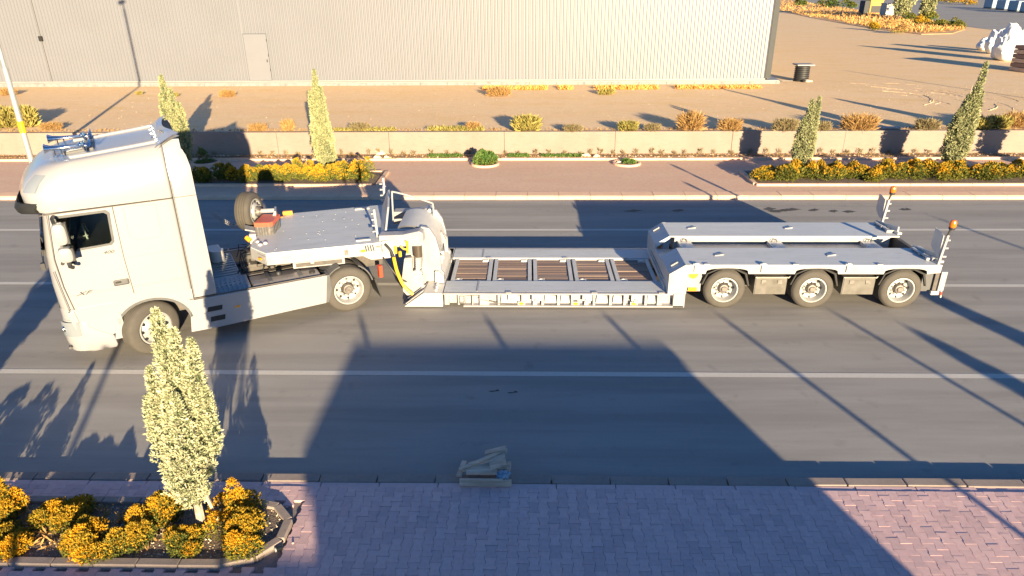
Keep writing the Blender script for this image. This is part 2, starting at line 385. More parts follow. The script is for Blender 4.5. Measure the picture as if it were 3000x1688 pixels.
# far pavement, kerbs, strip at the foot of the wall
fpv = tag(sheet('far_pavement', -60, 60, Y_FK+.47, 26.15, ZF, M['pave_far'], th=.4), kind='structure')
fk = tag(empty('far_kerb', (0, Y_FK, 0)), kind='structure')
km = MB(); km.add([(-.495, 0, -.3), (.495, 0, -.3), (.495, .47, -.3), (-.495, .47, -.3), (-.495, 0, ZF-.03), (.495, 0, ZF-.03), (.495, .05, ZF), (-.495, .05, ZF), (.495, .47, ZF+.012), (-.495, .47, ZF+.012)],
    [(0, 1, 2, 3), (0, 1, 5, 4), (4, 5, 6, 7), (7, 6, 8, 9), (9, 8, 2, 3), (0, 4, 7, 9, 3), (1, 5, 6, 8, 2)]); kme = km.mesh('kerbstone', M['kerb_far'])
x = -19.5
while x < 19.8:
    link('kerbstone', kme, fk, (x, rs.uniform(-.01, .01), rs.uniform(-.008, .004))); x += 1.0
mb = MB(); mb.box((-60, 0, -.3), (-20.0, .47, ZF)); mb.box((20.0, 0, -.3), (60, .47, ZF)); tag(mb.build('kerb_run', M['kerb_far'], fk), kind='stuff')
tag(sheet('planting_strip', -60, 60, 26.27, 27.04, ZF+.05, M['stripsoil'], th=.4), kind='structure')
bk = tag(empty('strip_kerb', (0, 26.21, 0)), kind='structure')
km = MB(); km.box((-.495, -.06, -.2), (.495, .06, ZF+.08)); kme = km.mesh('kerbstone', M['kerb_far'])
x = -20.5
while x < 20.6: link('kerbstone', kme, bk, (x, rs.uniform(-.01, .01), rs.uniform(-.01, .01))); x += 1.0
mb = MB(); mb.box((-60, -.06, -.2), (-21.0, .06, ZF+.08)); mb.box((21.0, -.06, -.2), (60, .06, ZF+.08)); tag(mb.build('kerb_run', M['kerb_far'], bk), kind='stuff')
# hedge beds in the far pavement
def far_bed(x0, x1, lab):
    b = tag(sheet('hedge_bed', x0+.15, x1-.15, 22.62, 24.3, ZF+.03, M['soil'], th=.1), kind='structure')
    for yy_ in (22.55, 24.37):
        x = x0
        while x < x1-.2:
            q = MB(); q.box((x+.005, yy_-.07, 0), (min(x+.99, x1-.05), yy_+.07, ZF+.07)); q.build('edging_stone', M['kerb_far'], b); x += 1.0
    for xx in (x0, x1):
        q = MB(); q.box((xx-.07, 22.63, 0), (xx+.07, 24.29, ZF+.07)); q.build('edging_stone', M['kerb_far'], b)
    return b
far_bed(-13.2, -5.0, 'left'); far_bed(7.55, 22.5, 'right')

# ------------------------------------------------------------------ retaining wall
rw = empty('retaining_wall', (0, 27.04, 0)); tag(rw, 'low beige concrete retaining wall running along the back of the far pavement', 'wall')
x = -32.0; i = 0
seams = [-32, -27.6, -23.2, -18.6, -14.3, -9.8, -5.4, -.9, 3.4, 7.9, 12.2, 16.7, 21, 25.5, 30]
for a, b in zip(seams[:-1], seams[1:]):
    q = MB(); q.box((a+.008, rs.uniform(-.006, .006), -.3), (b-.008, .22, ZL+.03)); q.build('wall_panel', M['wallc'], rw)
# lot
lot = tag(sheet('gravel_lot', -900, 900, 27.24, 1500, ZL, M['sand'], th=2.0), kind='structure')
q = MB()
rt_ = random.Random(12)
for _ in range(34):
    cx_, cy_, r0, a0 = 17.5+rt_.uniform(-1, 3.5), 34.5+rt_.uniform(-1.5, 2.5), rt_.uniform(1.6, 4.5), rt_.uniform(-70, 40); a1 = a0+rt_.uniform(14, 55)
    pts = []
    for k in range(17):
        a = math.radians(a0+(a1-a0)*k/16); r = r0+.05*noise.noise((k*.5, r0*9, 0)); pts.append((cx_+r*math.cos(a), cy_+r*math.sin(a)*1.3, ZL-.024+.022*noise.noise((k*.9, r0*5, 3))))
    q.tube(pts, rt_.uniform(.025, .04), 6)
tag(q.build('tyre_ridge', M['sand'], lot), kind='stuff')

# ------------------------------------------------------------------ warehouse
YW = 41.1
wh = empty('warehouse', (0, YW, ZL)); tag(wh, 'long warehouse clad in cream corrugated sheet with dark corner trim', 'warehouse')
def wx(px, py): return at(px, py, Y=YW).x
XC = at(2256, 228, Y=YW).x; XS = at(150, 220, Y=YW).x
def corr(x0, x1, z0, z1, y0=0.0, pitch=.19, dep=.045):
    q = MB(); pts = []; x = x0
    while x < x1-1e-6:
        for fx, yy_ in ((0, 0), (.42, 0), (.58, -dep), (.84, -dep)):
            if x+fx*pitch < x1: pts.append((x+fx*pitch, yy_))
        x += pitch
    pts.append((x1, 0))
    q.grid([[(a, y0+b, z0) for a, b in pts], [(a, y0+b, z1) for a, b in pts]])
    return q
XD0, XD1 = wx(722, 170), wx(788, 170)
ZD0, ZD1 = .27, at(755, 100, Y=YW).z - ZL
WT = 8.2
corr(-34, XS-.02, .26, WT).build('wall_cladding', M['clad'], wh)
corr(XS, XD0-.02, .26, WT).build('wall_cladding', M['clad'], wh)
corr(XD0-.02, XD1+.02, ZD1+.02, WT).build('wall_cladding', M['clad'], wh)
corr(XD1+.02, XC-.30, .26, WT).build('wall_cladding', M['clad'], wh)
q = MB(); q.box((XS-.015, -.034, .26), (XS-.002, .0, WT)); q.build('panel_seam', M['seam'], wh)
q = MB(); q.box((XD0, -.02, ZD0), (XD1, .03, ZD1)); d_ = q.build('door', M['door'], wh)
q = MB(); q.box((XD1-.14, -.06, ZD0+1.0), (XD1-.08, -.02, ZD0+1.14)); q.build('door_handle', M['trim'], d_)
q = MB()
for z_ in (.5, 1.3, 2.1): q.box((XD1-.02, -.045, ZD0+z_), (XD1+.02, -.02, ZD0+z_+.14))
q.build('hinge', M['trim'], d_)
q = MB(); q.box((XC-.30, -.05, .26), (XC, .25, WT)); q.build('corner_trim', M['trim'], wh)
q = MB(); q.box((XC-.06, .25, 0), (XC-.04, 40, WT)); q.build('side_wall', M['clad'], wh)
q = MB(); q.box((-34, 0, WT), (XC, 40, WT+.4)); q.build('roof', M['trim'], wh)
q = MB(); q.prism([(-34, -.30), (XC+.25, -.30), (XC+.42, -.24), (XC+.52, -.08), (XC+.54, 2.0), (XC+.54, 40), (-34, 40)], .15, .20); q.build('apron', M['flash'], wh)
q = MB(); q.box((-34, -.08, .2), (XC-.3, .02, .262)); q.build('base_flashing', M['flash'], wh)
x = -34
while x < XC+.2:
    x2 = min(x+1.55, XC+.25); q = MB(); q.box((x+.008, -.34, -.2), (x2-.008, -.0, .149)); q.build('plinth_block', M['plinth'], wh); x = x2
q = MB(); q.prism([(XC+.26, -.34), (XC+.45, -.27), (XC+.57, -.10), (XC+.59, .2), (XC+.59, 3), (XC+.26, 3)], -.2, .149); q.build('plinth_block', M['plinth'], wh)
b = at(122, 113, Y=YW); q = MB(); q.box((b.x-.1, -.14, b.z-ZL-.13), (b.x+.1, -.03, b.z-ZL+.13)); tag(q.build('junction_box', M['dark'], wh))
for px_, w_ in ((122, 22), (620, 20), (1035, 30), (1440, 24), (2300, 14)):
    b = wx(px_, 240); q = MB(); q.box((b-.3, -.345, .152), (b+.3, -.302, .175)); q.build('apron_clip', M['plinth'], wh)

# ------------------------------------------------------------------ street lamp left
def lamp(x, y, H, label, arm=True):
    t = empty('street_lamp', (x, y, ZF)); tag(t, label, 'street lamp', 'street lamps on the far pavement')
    q = MB(); q.lathe([(.088, 0), (.082, H*.45), (.06, H*.45+.04), (.055, H)], n=14); q.build('pole', M['steel'], t, smooth=True)
    q = MB(); q.box((-.18, -.18, 0), (.18, .18, .03)); q.lathe([(.12, .03), (.12, .25), (.09, .3)], n=12); q.build('base_plate', M['steel'], t)
    if arm:
        q = MB(); q.tube([(0, 0, H-.03), (.05, -.15, H+.3), (.25, -.7, H+.55), (.45, -1.4, H+.65)], .035); q.build('arm', M['steel'], t)
        q = MB(); q.box((.36, -1.95, H+.58), (.62, -1.35, H+.72)); q.build('lamp_head', M['steel'], t, bevel=.03)
    return t
t = lamp(-16.1, 22.0, 8.6, 'tall grey steel lamp post with a yellow band, left of the truck cab')
q = MB(); q.lathe([(.089, 1.90), (.091, 1.91), (.089, 2.27), (.086, 2.28)], n=14, close=False); q.build('yellow_band', M['yellow'], t)
t = lamp(28.6, 22.0, 5.6, 'second steel lamp post on the far pavement, beyond the right edge', arm=False)

# ------------------------------------------------------------------ what stands behind the camera and throws the shade
YB = -3.0
bw = empty('boundary_wall', (0, YB, 0)); tag(bw, 'plain concrete boundary wall behind the near pavement, left of the gatehouse', 'wall')
q = MB(); q.box((-30, -.2, 0), (1.15, 0, 1.83)); q.build('wall_panel', M['concrete'], bw)
bw = empty('boundary_wall', (0, YB, 0)); tag(bw, 'plain concrete boundary wall behind the near pavement, right of the gatehouse', 'wall')
q = MB(); q.box((7.45, -.2, 0), (40, 0, 1.62)); q.build('wall_panel', M['concrete'], bw)
gh = empty('building', (4.5, YB-1.6, 0)); tag(gh, 'unseen, shaped from its shadow: small flat roofed gatehouse standing between the two boundary walls', 'building')  # unseen shadow caster, size and place set by the shade it throws
q = MB(); q.box((-2.9, -1.6, 0), (2.9, 1.6, 2.62)); q.build('wall', M['clad'], gh)
q = MB(); q.box((-2.97, -1.7, 2.62), (2.95, 1.7, 2.76)); q.build('roof', M['trim'], gh)
pm = MB(); pm.lathe([(.05, 0), (.05, 1)], n=8); pme = pm.mesh('fence_post', M['steel'])
for i, (x, h) in enumerate([(-3.05, 2.96), (-.6, 2.95), (1.75, 2.97), (4.35, 2.96), (6.85, 2.98), (9.2, 2.97), (11.65, 3.0), (14.2, 2.97), (16.7, 2.96), (19.2, 4.2)]):
    o = link('fence_post', pme, None, (x, YB+.12, 0)); o.scale = (1, 1, h); tag(o, ['first', 'second', 'third', 'fourth', 'fifth', 'sixth', 'seventh', 'eighth', 'ninth', 'tallest, tenth'][i] + ' thin steel fence post from the left along the boundary wall', 'post', 'thin steel posts along the boundary wall')

# ------------------------------------------------------------------ wheels
def wheel(D, W, rim_r, parent, loc, steer=0, side=1, style='dish', dual=False):
    """axle along y, outer face towards side*y at loc"""
    wt = empty('wheel', loc, steer, parent)
    R = D/2; s = side
    q = MB(); hw = W/2
    prof = [(rim_r, -s*.02), (rim_r+.03, s*.005), (R*.86, s*.006), (R*.955, -s*.02), (R-.012, -s*.04)]
    # tread with circumferential grooves
    y0, y1 = .04, W-.04; ng = 4
    for g in range(ng):
        a = y0 + (y1-y0)*(g+.86)/(ng+.7); prof += [(R, -s*(a-.018)), (R, -s*(a-.009)), (R-.014, -s*(a-.007)), (R-.014, -s*(a+.007)), (R, -s*(a+.009))]
    prof += [(R-.012, -s*(W-.04)), (R*.955, -s*(W-.02)), (R*.86, -s*W), (rim_r+.02, -s*W), (rim_r, -s*(W-.02))]
    q.lathe(prof, axis='y', n=48, close=True); q.build('tyre', M['tyre'], wt, smooth=True)
    q = MB(); fr = style == 'front'
    if fr: prof = [(rim_r+.004, -s*.03), (rim_r+.012, s*.004), (rim_r-.012, s*.006), (rim_r-.03, -s*.03), (rim_r-.05, -s*.06), (rim_r*.70, -s*.015), (rim_r*.58, s*.03), (rim_r*.45, s*.035), (rim_r*.44, -s*.10), (rim_r*.4, -s*W)]
    else: prof = [(rim_r+.004, -s*.03), (rim_r+.012, s*.004), (rim_r-.012, s*.006), (rim_r-.028, -s*.02), (rim_r-.036, -s*.10), (rim_r-.05, -s*.135), (rim_r*.62, -s*.150), (rim_r*.58, -s*.13), (rim_r*.46, -s*.125), (rim_r*.45, -s*.2), (rim_r*.4, -s*W)]
    q.lathe(prof, axis='y', n=40, caps=False); rim = q.build('rim', M['rim'], wt, smooth=True)
    # hand holes: dark discs stand in for their shade, the rim is uncut
    q = MB(); nh = 8 if style != 'front' else 10
    rh = rim_r*.735 if not fr else rim_r*.80; yy_ = -s*.143 if not fr else -s*.026
    for k in range(nh):
        a = 2*PI*k/nh; c = (rh*math.cos(a), yy_, rh*math.sin(a)); q.lathe([(.027, -.012), (.027, .012)], c=c, axis='y', n=10)
    hh = q.build('hand_hole_shade', M['dark'], wt); hh['kind'] = 'stuff'
    q = MB(); yn = -s*.125 if not fr else s*.035
    q.lathe([(rim_r*.40, -s*.25), (rim_r*.40, yn+s*.02), (rim_r*.33, yn+s*.07), (rim_r*.24, yn+s*.075), (rim_r*.20, yn+s*.10), (.02, yn+s*.10)], axis='y', n=20)
    hb = q.build('hub', M['hub'], wt, smooth=True)
    q = MB()
    for k in range(10):
        a = 2*PI*(k+.5)/10; c = (rim_r*.51*math.cos(a), yn, rim_r*.51*math.sin(a)); q.lathe([(.016, -.02), (.016, s*.03+.0), (.008, s*.034)], c=c, axis='y', n=6)
    q.build('wheel_nuts', M['hub'], wt)['kind'] = 'stuff'
    if dual:
        q = MB(); R = D/2; o_ = W+.05
        q.lathe([(rim_r, -s*(o_+.02)), (R*.86, -s*o_), (R*.96, -s*(o_+.02)), (R, -s*(o_+.05)), (R, -s*(o_+W-.05)), (R*.96, -s*(o_+W-.02)), (R*.86, -s*(o_+W)), (rim_r, -s*(o_+W))], axis='y', n=40, close=True)
        q.build('inner_tyre', M['tyre'], wt, smooth=True)
    return wt

# ------------------------------------------------------------------ low-bed trailer (world axes, x forward to the left)
TX, TY = 0.0, 13.27              # near side plane
tr = empty('lowbed_trailer', (3.0, 14.65, 0)); tag(tr, 'white and silver low-bed trailer with three axles, hitched to the truck', 'trailer')
Mt = Matrix.Translation((-3.0, -14.65, 0))
def T(): return MB(Mt)
YN, YR = 13.27, 16.02            # near and far side
# low deck: side beams
XL0, XL1 = -1.76, 3.05
DZ = .345
for (a, b) in ((YN+.0, 13.95), (15.34, YR)):
    near = a < 14
    q = T(); q.box((XL0, a+.12 if near else a, DZ-.035), (XL1, b if near else b-.12, DZ)); q.build('deck_plate', M['deckp'], tr)
    q = T(); ya, yb = (a+.10, b) if near else (a, b-.10)
    q.box((XL0+.01, ya+.015, .08), (XL1-.01, yb-.015, DZ-.036)); q.build('side_beam', M['tpaint'], tr)
    # outer rail: top flange and bottom flange with posts between -> pockets
    yo = YN if near else YR-.115; yi = yo+.115
    q = T(); q.box((XL0, yo+.01, DZ-.03), (XL1+.2, yi, DZ-.001)); q.build('rail_flange', M['tpaint'], tr)
    q = T(); q.box((XL0+.42 if near else XL0, yo-.02, .045), (XL1+.22, yi+.02, .078)); q.build('rail_foot', M['tpaint'], tr)
    x = XL0+.03; k = 0
    for xp, wp in [(-1.74, .10), (-1.46, .04), (-1.16, .025), (-1.00, .20), (-.62, .05), (-.12, .05), (.12, .09), (.30, .05), (.63, .06), (.92, .05), (1.20, .09), (1.38, .05), (1.72, .06), (2.02, .05), (2.20, .06), (2.46, .05), (2.72, .10)]:
        q = T(); q.box((xp, yo+.012 if near else yo-.0, .079), (xp+wp, yi-.001, DZ-.031)); q.build('rail_post', M['tpaint'], tr, bevel=.003)
# lashing rings on the near rail
for xr in (.20, 1.26, 2.28, -.30):
    q = T(); q.box((xr-.10, YN-.012, .19), (xr+.10, YN+.03, DZ-.031)); q.prism([(xr-.055+.055*math.cos(a)+.055, .20+.06*math.sin(a)) for a in [PI+PI*k/8 for k in range(9)]], YN-.03, YN-.012, axis='y')
    q.build('lashing_plate', M['silver'], tr, bevel=.003)
    q = T(); q.tube([(xr+.035*math.cos(2*PI*k/12), YN-.045, .21+.035*math.sin(2*PI*k/12)) for k in range(13)], .009, 6); q.build('lashing_ring', M['silver'], tr, smooth=True)
for xa in (-.12, 1.02, 2.24):
    q = T(); q.box((xa-.08, YN-.006, .085), (xa+.08, YN+.02, .165)); p_ = q.build('marker_plate', M['tpaint'], tr, bevel=.003)
    q = T(); q.prism([(xa+.05*math.cos(a), .125+.026*math.sin(a)) for a in [2*PI*k/16 for k in range(16)]], YN-.022, YN-.005, axis='y'); q.build('side_marker', M['amber'], tr)
# outrigger brackets folded in the pockets
for (a, b) in [(-.56, -.14), (.36, .62), (.70, .90), (1.45, 1.70), (1.80, 2.0), (2.52, 2.70)]:
    q = T(); q.add([(a, YN+.04, .11), (b, YN+.04, .11), (b-.02, YN+.07, .27), (a+.02, YN+.07, .29), (a, YN+.10, .11), (b, YN+.10, .11), (b-.02, YN+.10, .27), (a+.02, YN+.10, .29)], [(0, 1, 2, 3), (4, 7, 6, 5), (0, 4, 5, 1), (3, 2, 6, 7), (0, 3, 7, 4), (1, 5, 6, 2)])
    q.build('outrigger', M['tpaint'], tr, bevel=.003)
q = T(); q.beam((-1.02, YN+.02, .22), (-.52, YN+.01, .10), .014); q.beam((-.52, YN+.01, .10), (-.16, YN+.01, .115), .014); q.build('pull_rod', M['hub'], tr)
q = T()
for (x0, z0, x1, z1) in [(-1.42, .28, -1.16, .31), (-1.42, .28, -1.42, .12), (-1.42, .12, -1.30, .12), (-1.30, .12, -1.30, .26), (-1.16, .31, -.98, .31)]: q.beam((x0, YN-.004, z0), (x1, YN-.004, z1), .011)
q.build('hatch_handle', M['hub'], tr)
# joint strip across the beams and small bright stops
for (a, b) in ((13.39, 13.95), (15.34, 15.9)):
    q = T(); q.box((-1.07, a, DZ+.001), (-1.035, b, DZ+.008)); q.build('weld_strip', M['tpaint'], tr)
for x in (-.9, .9, 2.3):
    q = T(); q.box((x-.06, 15.30, DZ+.001), (x+.06, 15.335, DZ+.02)); q.build('stop', M['tpaint'], tr)
    q = T(); q.box((x-.05+.5, 13.30, DZ+.001), (x+.07+.5, 13.37, DZ+.014)); q.build('stop', M['tpaint'], tr)
# wooden bays
XB = [-1.70, -.78, .12, 1.03, 1.93, 2.86]
YB0, YB1 = 13.965, 15.325
for i in range(5):
    a, b = XB[i]+.02, XB[i+1]-.02
    fr = T(); fr.box((a, YB0, .10), (a+.085, YB1, DZ-.01)); fr.box((b-.085, YB0, .10), (b, YB1, DZ-.01)); fr.box((a+.086, YB0, .10), (b-.086, YB0+.045, DZ-.012)); fr.box((a+.086, YB1-.045, .10), (b-.086, YB1, DZ-.012))
    f_ = fr.build('bay_frame', M['silver'], tr, bevel=.004)
    ny = 9; y0, y1 = YB0+.05, YB1-.05; wdt = (y1-y0)/ny
    for k in range(ny):
        xa, xb = a+.09, b-.09
        if k == 0: xa += .17
        if k == ny-1: xb -= .17
        q = T(); q.box((xa, y0+k*wdt+.006, .22), (xb, y0+(k+1)*wdt-.006, DZ-.028+rs.uniform(-.006, .005))); q.build('plank', M[rs.choice(('wood', 'wood2', 'wood'))], tr, bevel=.004)
    q = T(); q.lathe([(.085, .2), (.085, DZ-.02), (.055, DZ-.018), (.05, DZ-.05)], c=(a+.17, y0+.05, 0), n=16); q.build('lashing_cup', M['silver'], tr, smooth=True)
    q = T(); q.box((b-.255, y1-.13, .2), (b-.09, y1-.001, DZ-.03)); q.box((b-.24, y1-.09, DZ-.03), (b-.1, y1-.04, DZ-.008)); q.build('lashing_box', M['silver'], tr, bevel=.003)
q = T(); q.box((XL0, YB0, .05), (XL1, YB1, .09)); q.build('underframe', M['chassis'], tr)
# front plates of the low bed: ramp toe
q = T(); q.add([(-2.60, YN, .04), (-1.78, YN, .04), (-1.78, YN, .345), (-2.18, YN, .345), (-2.50, 14.02, .04), (-1.78, 14.02, .04), (-1.78, 14.02, .345), (-2.14, 14.02, .345)],
    [(0, 1, 2, 3), (4, 7, 6, 5), (3, 2, 6, 7), (0, 3, 7, 4), (1, 5, 6, 2), (0, 4, 5, 1)]); q.build('toe_plate', M['silver'], tr, bevel=.006)
q = T()
for (a, b) in ((.08, .12), (.36, .40), (.64, .68)): q.beam((-2.575+.0*a, YN+a, .075), (-2.19, YN+b, .365), .03, .018)
q.build('toe_rib', M['tpaint'], tr)
for k in range(4):
    q = T(); q.lathe([(.03, .0), (.03, .03), (.018, .045)], c=(-1.93, 13.42+.15*k, .345), n=10); q.build('bolt', M['silver'], tr, smooth=True)
q = T(); q.box((-1.99, 14.03, .06), (-1.785, 15.98, .345)); q.build('front_crossbeam', M['silver'], tr, bevel=.006)
q = T(); q.add([(-2.2, 15.2, .04), (-1.78, 15.2, .04), (-1.78, 15.2, .345), (-1.95, 15.2, .345), (-2.4, 16.02, .04), (-1.78, 16.02, .04), (-1.78, 16.02, .345), (-1.95, 16.02, .345)],
    [(0, 1, 2, 3), (4, 7, 6, 5), (3, 2, 6, 7), (0, 3, 7, 4), (1, 5, 6, 2), (0, 4, 5, 1)]); q.build('toe_plate', M['silver'], tr, bevel=.006)

# gooseneck post (hinge tower) between low bed and neck
def tower(y0, y1, m_=None, name='neck_bracket'):
    q = T(); q.prism([(-2.62, .16), (-2.62, .95), (-2.52, 1.28), (-2.25, 1.60), (-2.08, 1.56), (-1.95, 1.35), (-1.88, 1.05), (-1.86, .60), (-1.80, .52), (-1.80, .36), (-2.2, .34), (-2.3, .12)], y0, y1, axis='y')
    return q.build(name, M['tpaint'], tr, bevel=.012)
tower(13.92, 14.02); tower(15.20, 15.30)
q = T(); pr = []
for k in range(13):
    a = math.radians(-5 + 118*k/12); pr.append((-2.52+.62*math.cos(a), .98+.62*math.sin(a)))
q.grid([[(x, 14.0, z) for x, z in pr], [(x, 15.22, z) for x, z in pr]]); q.grid([[(x-.0, 14.0, z-.03) for x, z in pr], [(x, 15.22, z-.03) for x, z in pr]])
q.build('neck_cover', M['silver'], tr, smooth=True)
q = T(); q.box((-2.50, 14.02, .35), (-1.95, 15.2, 1.0)); q.build('neck_core', M['tpaint'], tr)
q = T(); q.prism([(-1.99, .36), (-1.80, .36), (-1.80, .50), (-1.90, .62), (-1.99, .62)], 13.80, 15.4, axis='y'); q.build('neck_foot', M['silver'], tr, bevel=.01)
for (y, z) in [(14.35, .52), (14.62, .60)]:
    q = T(); q.box((-1.955, y-.05, .62), (-1.87, y+.05, .80)); q.build('lock_bracket', M['silver'], tr, bevel=.005)
q = T(); q.prism([(-1.93, 1.08), (-1.83, .95), (-1.83, .62), (-1.9, .62)], 15.02, 15.12, axis='y'); q.prism([(-1.93, 1.22), (-1.83, 1.02), (-1.83, .9), (-1.95, 1.0)], 14.72, 14.80, axis='y'); q.build('hook', M['tpaint'], tr)
# lifting arms
for (y0, y1, dz) in ((13.62, 13.90, 0.0), (15.32, 15.62, -.02)):
    q = T(); q.prism([(-3.10, 1.20+dz), (-3.10, 1.50+dz), (-2.60, 1.52+dz), (-2.25, 1.60+dz), (-2.17, 1.55+dz), (-2.16, 1.36+dz), (-2.22, 1.27+dz), (-2.6, 1.26+dz)], y0, y1, axis='y'); q.build('lifting_arm', M['tpaint'], tr, bevel=.02)
    q = T(); q.lathe([(.05, y0-.02), (.05, y0-.005), (.03, y0-.0)], c=(-2.30, 0, 1.46+dz), axis='y', n=16); q.box((-2.66, y0-.006, 1.27+dz), (-2.635, y0+.01, 1.52+dz)); q.build('arm_pin', M['silver'], tr)
    yc = (y0+y1)/2-.02
    q = T(); q.tube([(-2.31, yc, 1.0), (-2.31, yc, 1.40)], .092, 20); q.build('hydraulic_cylinder', M['hub'] if y0 > 15 else mat('bronze', (.20, .165, .13), .3, .7), tr, smooth=True)
    q = T()
    for k in range(6): q.lathe([(.05, .99-k*.045), (.075, .975-k*.045), (.05, .96-k*.045)], c=(-2.32+.0*k, yc, 0), n=16)
    q.tube([(-2.32, yc, 1.0), (-2.35, yc, .60)], .045, 12); q.build('cylinder_bellows', M['silver'], tr, smooth=True)
    q = T(); q.prism([(-2.36+.15*math.cos(a), .55+.15*math.sin(a)) for a in [PI*k/10 for k in range(11)]] + [(-2.50, .36), (-2.24, .30)], yc-.06, yc+.04, axis='y'); q.build('cylinder_foot', M['tpaint'], tr, bevel=.01)
    q = T(); q.lathe([(.05, yc-.085), (.05, yc-.06)], c=(-2.36, 0, .56), axis='y', n=14); q.build('pivot_pin', M['silver'], tr)
q = T(); q.prism([(-2.68, .22), (-2.68, .55), (-2.60, .98), (-2.44, 1.0), (-2.44, .50), (-2.2, .34), (-2.3, .14), (-2.6, .12)], 13.66, 13.76, axis='y'); q.build('cylinder_guard', M['tpaint'], tr, bevel=.01)
q = T(); q.tube([(-2.50, 13.55, 1.14), (-2.49, 13.55, 1.40), (-2.53, 13.55, 1.40)], .022, 8); q.tube([(-2.49, 13.55, 1.22), (-2.58, 13.55, 1.24), (-2.64, 13.55, 1.30)], .02, 8); q.build('valve_pipe', M['hose'], tr, smooth=True)
def hose(pts, r, m_, nm='hose', n=24, parent=tr):
    P_ = [Vector(p) for p in pts]; out = []
    for i in range(len(P_)-1):
        p0, p1, p2, p3 = P_[max(i-1, 0)], P_[i], P_[i+1], P_[min(i+2, len(P_)-1)]
        for k in range(6):
            t = k/6; out.append(.5*((2*p1)+(p2-p0)*t+(2*p0-5*p1+4*p2-p3)*t*t+(3*p1-p0-3*p2+p3)*t**3))
    out.append(P_[-1]); q = T(); q.tube(out, r, 8); return q.build(nm, m_, parent, smooth=True)
hose([(-2.96, 13.56, 1.34), (-2.84, 13.5, 1.22), (-2.78, 13.5, 1.05)], .03, M['rubber'])
hose([(-2.79, 13.5, 1.08), (-2.74, 13.5, .75), (-2.62, 13.5, .42), (-2.44, 13.5, .22)], .036, M['hose'])
hose([(-3.05, 13.7, .98), (-2.9, 13.6, .80), (-2.72, 13.6, .55), (-2.55, 13.7, .42)], .02, M['rubber'])
hose([(-2.2, 13.6, 1.38), (-2.15, 13.6, 1.2), (-2.17, 13.6, .8), (-2.22, 13.62, .6)], .008, M['silver'])
# hand rail on top of the neck
hose([(-3.04, 15.0, 1.38), (-3.03, 15.0, 1.75), (-3.02, 15.0, 2.02), (-2.98, 15.0, 2.05), (-2.6, 15.0, 1.95), (-2.16, 15.0, 1.80), (-2.12, 15.0, 1.76), (-2.11, 15.0, 1.4), (-2.10, 15.0, 1.0)], .02, M['tpaint'], 'hand_rail')

# gooseneck table (own frame: x forwards, y towards the camera side)
ng = empty('neck_table', (-3.0543-3.0, 13.5387-14.65, 0), math.radians(180+16.5), tr)
NZ = 1.38
out = [(-.32, -2.72), (-.05, 0), (2.27, 0), (2.60, -.5), (2.50, -1.2), (2.22, -2.25), (1.78, -2.64)]
q = MB(); q.prism([(a, b-.012) if b > -2.6 and b > -.1 else (a, b) for a, b in out][:1] + [(-.05, -.012), (2.26, -.012), (2.585, -.5), (2.49, -1.2), (2.21, -2.25), (1.77, -2.63)], NZ-.03, NZ); q.build('neck_deck', M['deckp'], ng)
q = MB(); q.prism([(-.02, -.22), (-.02, 0), (2.27, 0), (2.60, -.5), (2.40, -.6), (2.20, -.22)], NZ-.26, NZ-.032); q.build('neck_fascia', M['tpaint'], ng, bevel=.008)
q = MB(); q.prism([(-.3, -2.7), (-.02, -.24), (2.2, -.24), (2.35, -1.2), (2.12, -2.2), (1.76, -2.6)], NZ-.24, NZ-.032); q.build('neck_underframe', M['chassis'], ng)
q = MB(); q.box((.75, -.02, NZ-.385), (1.78, 0.0, NZ-.262)); q.build('side_tray', M['tpaint'], ng, bevel=.005)
q = MB(); q.box((.80, .001, NZ-.36), (1.73, .006, NZ-.275)); q.build('tray_shade', M['chassis'], ng)  # dark plate makes the closed tray read as a shaded opening
q = MB(); q.box((1.36, .006, NZ-.30), (1.43, .035, NZ-.12)); q.build('latch', M['silver'], ng, bevel=.01)
q = MB(); q.box((.66, .002, NZ-.20), (.74, .01, NZ-.09)); q.build('fascia_pocket', M['hub'], ng)
q = MB(); q.box((.10, .002, NZ-.10), (.0, .01, NZ-.06)); q.build('fascia_pocket', M['hub'], ng)
q = MB(); [q.beam((.14+k*.05, .012, NZ-.16), (.16+k*.05, .012, NZ-.03), .022, .02) for k in range(4)]; q.build('chain', M['dark'], ng)
q = MB(); q.prism([(.52+.055*math.cos(a), NZ-.13+.028*math.sin(a)) for a in [2*PI*k/16 for k in range(16)]], .002, .02, axis='y'); 
q = MB(); q.prism([(-.0+.38+.055*math.cos(a)-.02, NZ-.14+.028*math.sin(a)) for a in [2*PI*k/16 for k in range(16)]], .002, .022, axis='y'); q.build('side_marker', M['amber'], ng)
q = MB(); q.add([(2.30, .0, NZ-.20), (2.45, -.24, NZ-.20), (2.45, -.24, NZ-.06), (2.30, 0, NZ-.06), (2.28, .02, NZ-.20), (2.43, -.22, NZ-.20), (2.43, -.22, NZ-.06), (2.28, .02, NZ-.06)], [(0, 1, 2, 3), (4, 7, 6, 5), (0, 4, 5, 1), (3, 2, 6, 7), (0, 3, 7, 4), (1, 5, 6, 2)])
pl = q.build('marker_plate', M['tpaint'], ng)
q = MB(Matrix.Translation((2.385, -.085, NZ-.13)) @ Matrix.Rotation(math.radians(-58), 4, 'Z')); q.prism([(.055*math.cos(a), .028*math.sin(a)) for a in [2*PI*k/16 for k in range(16)]], .0, .03, axis='y'); q.build('side_marker', M['amber'], ng)
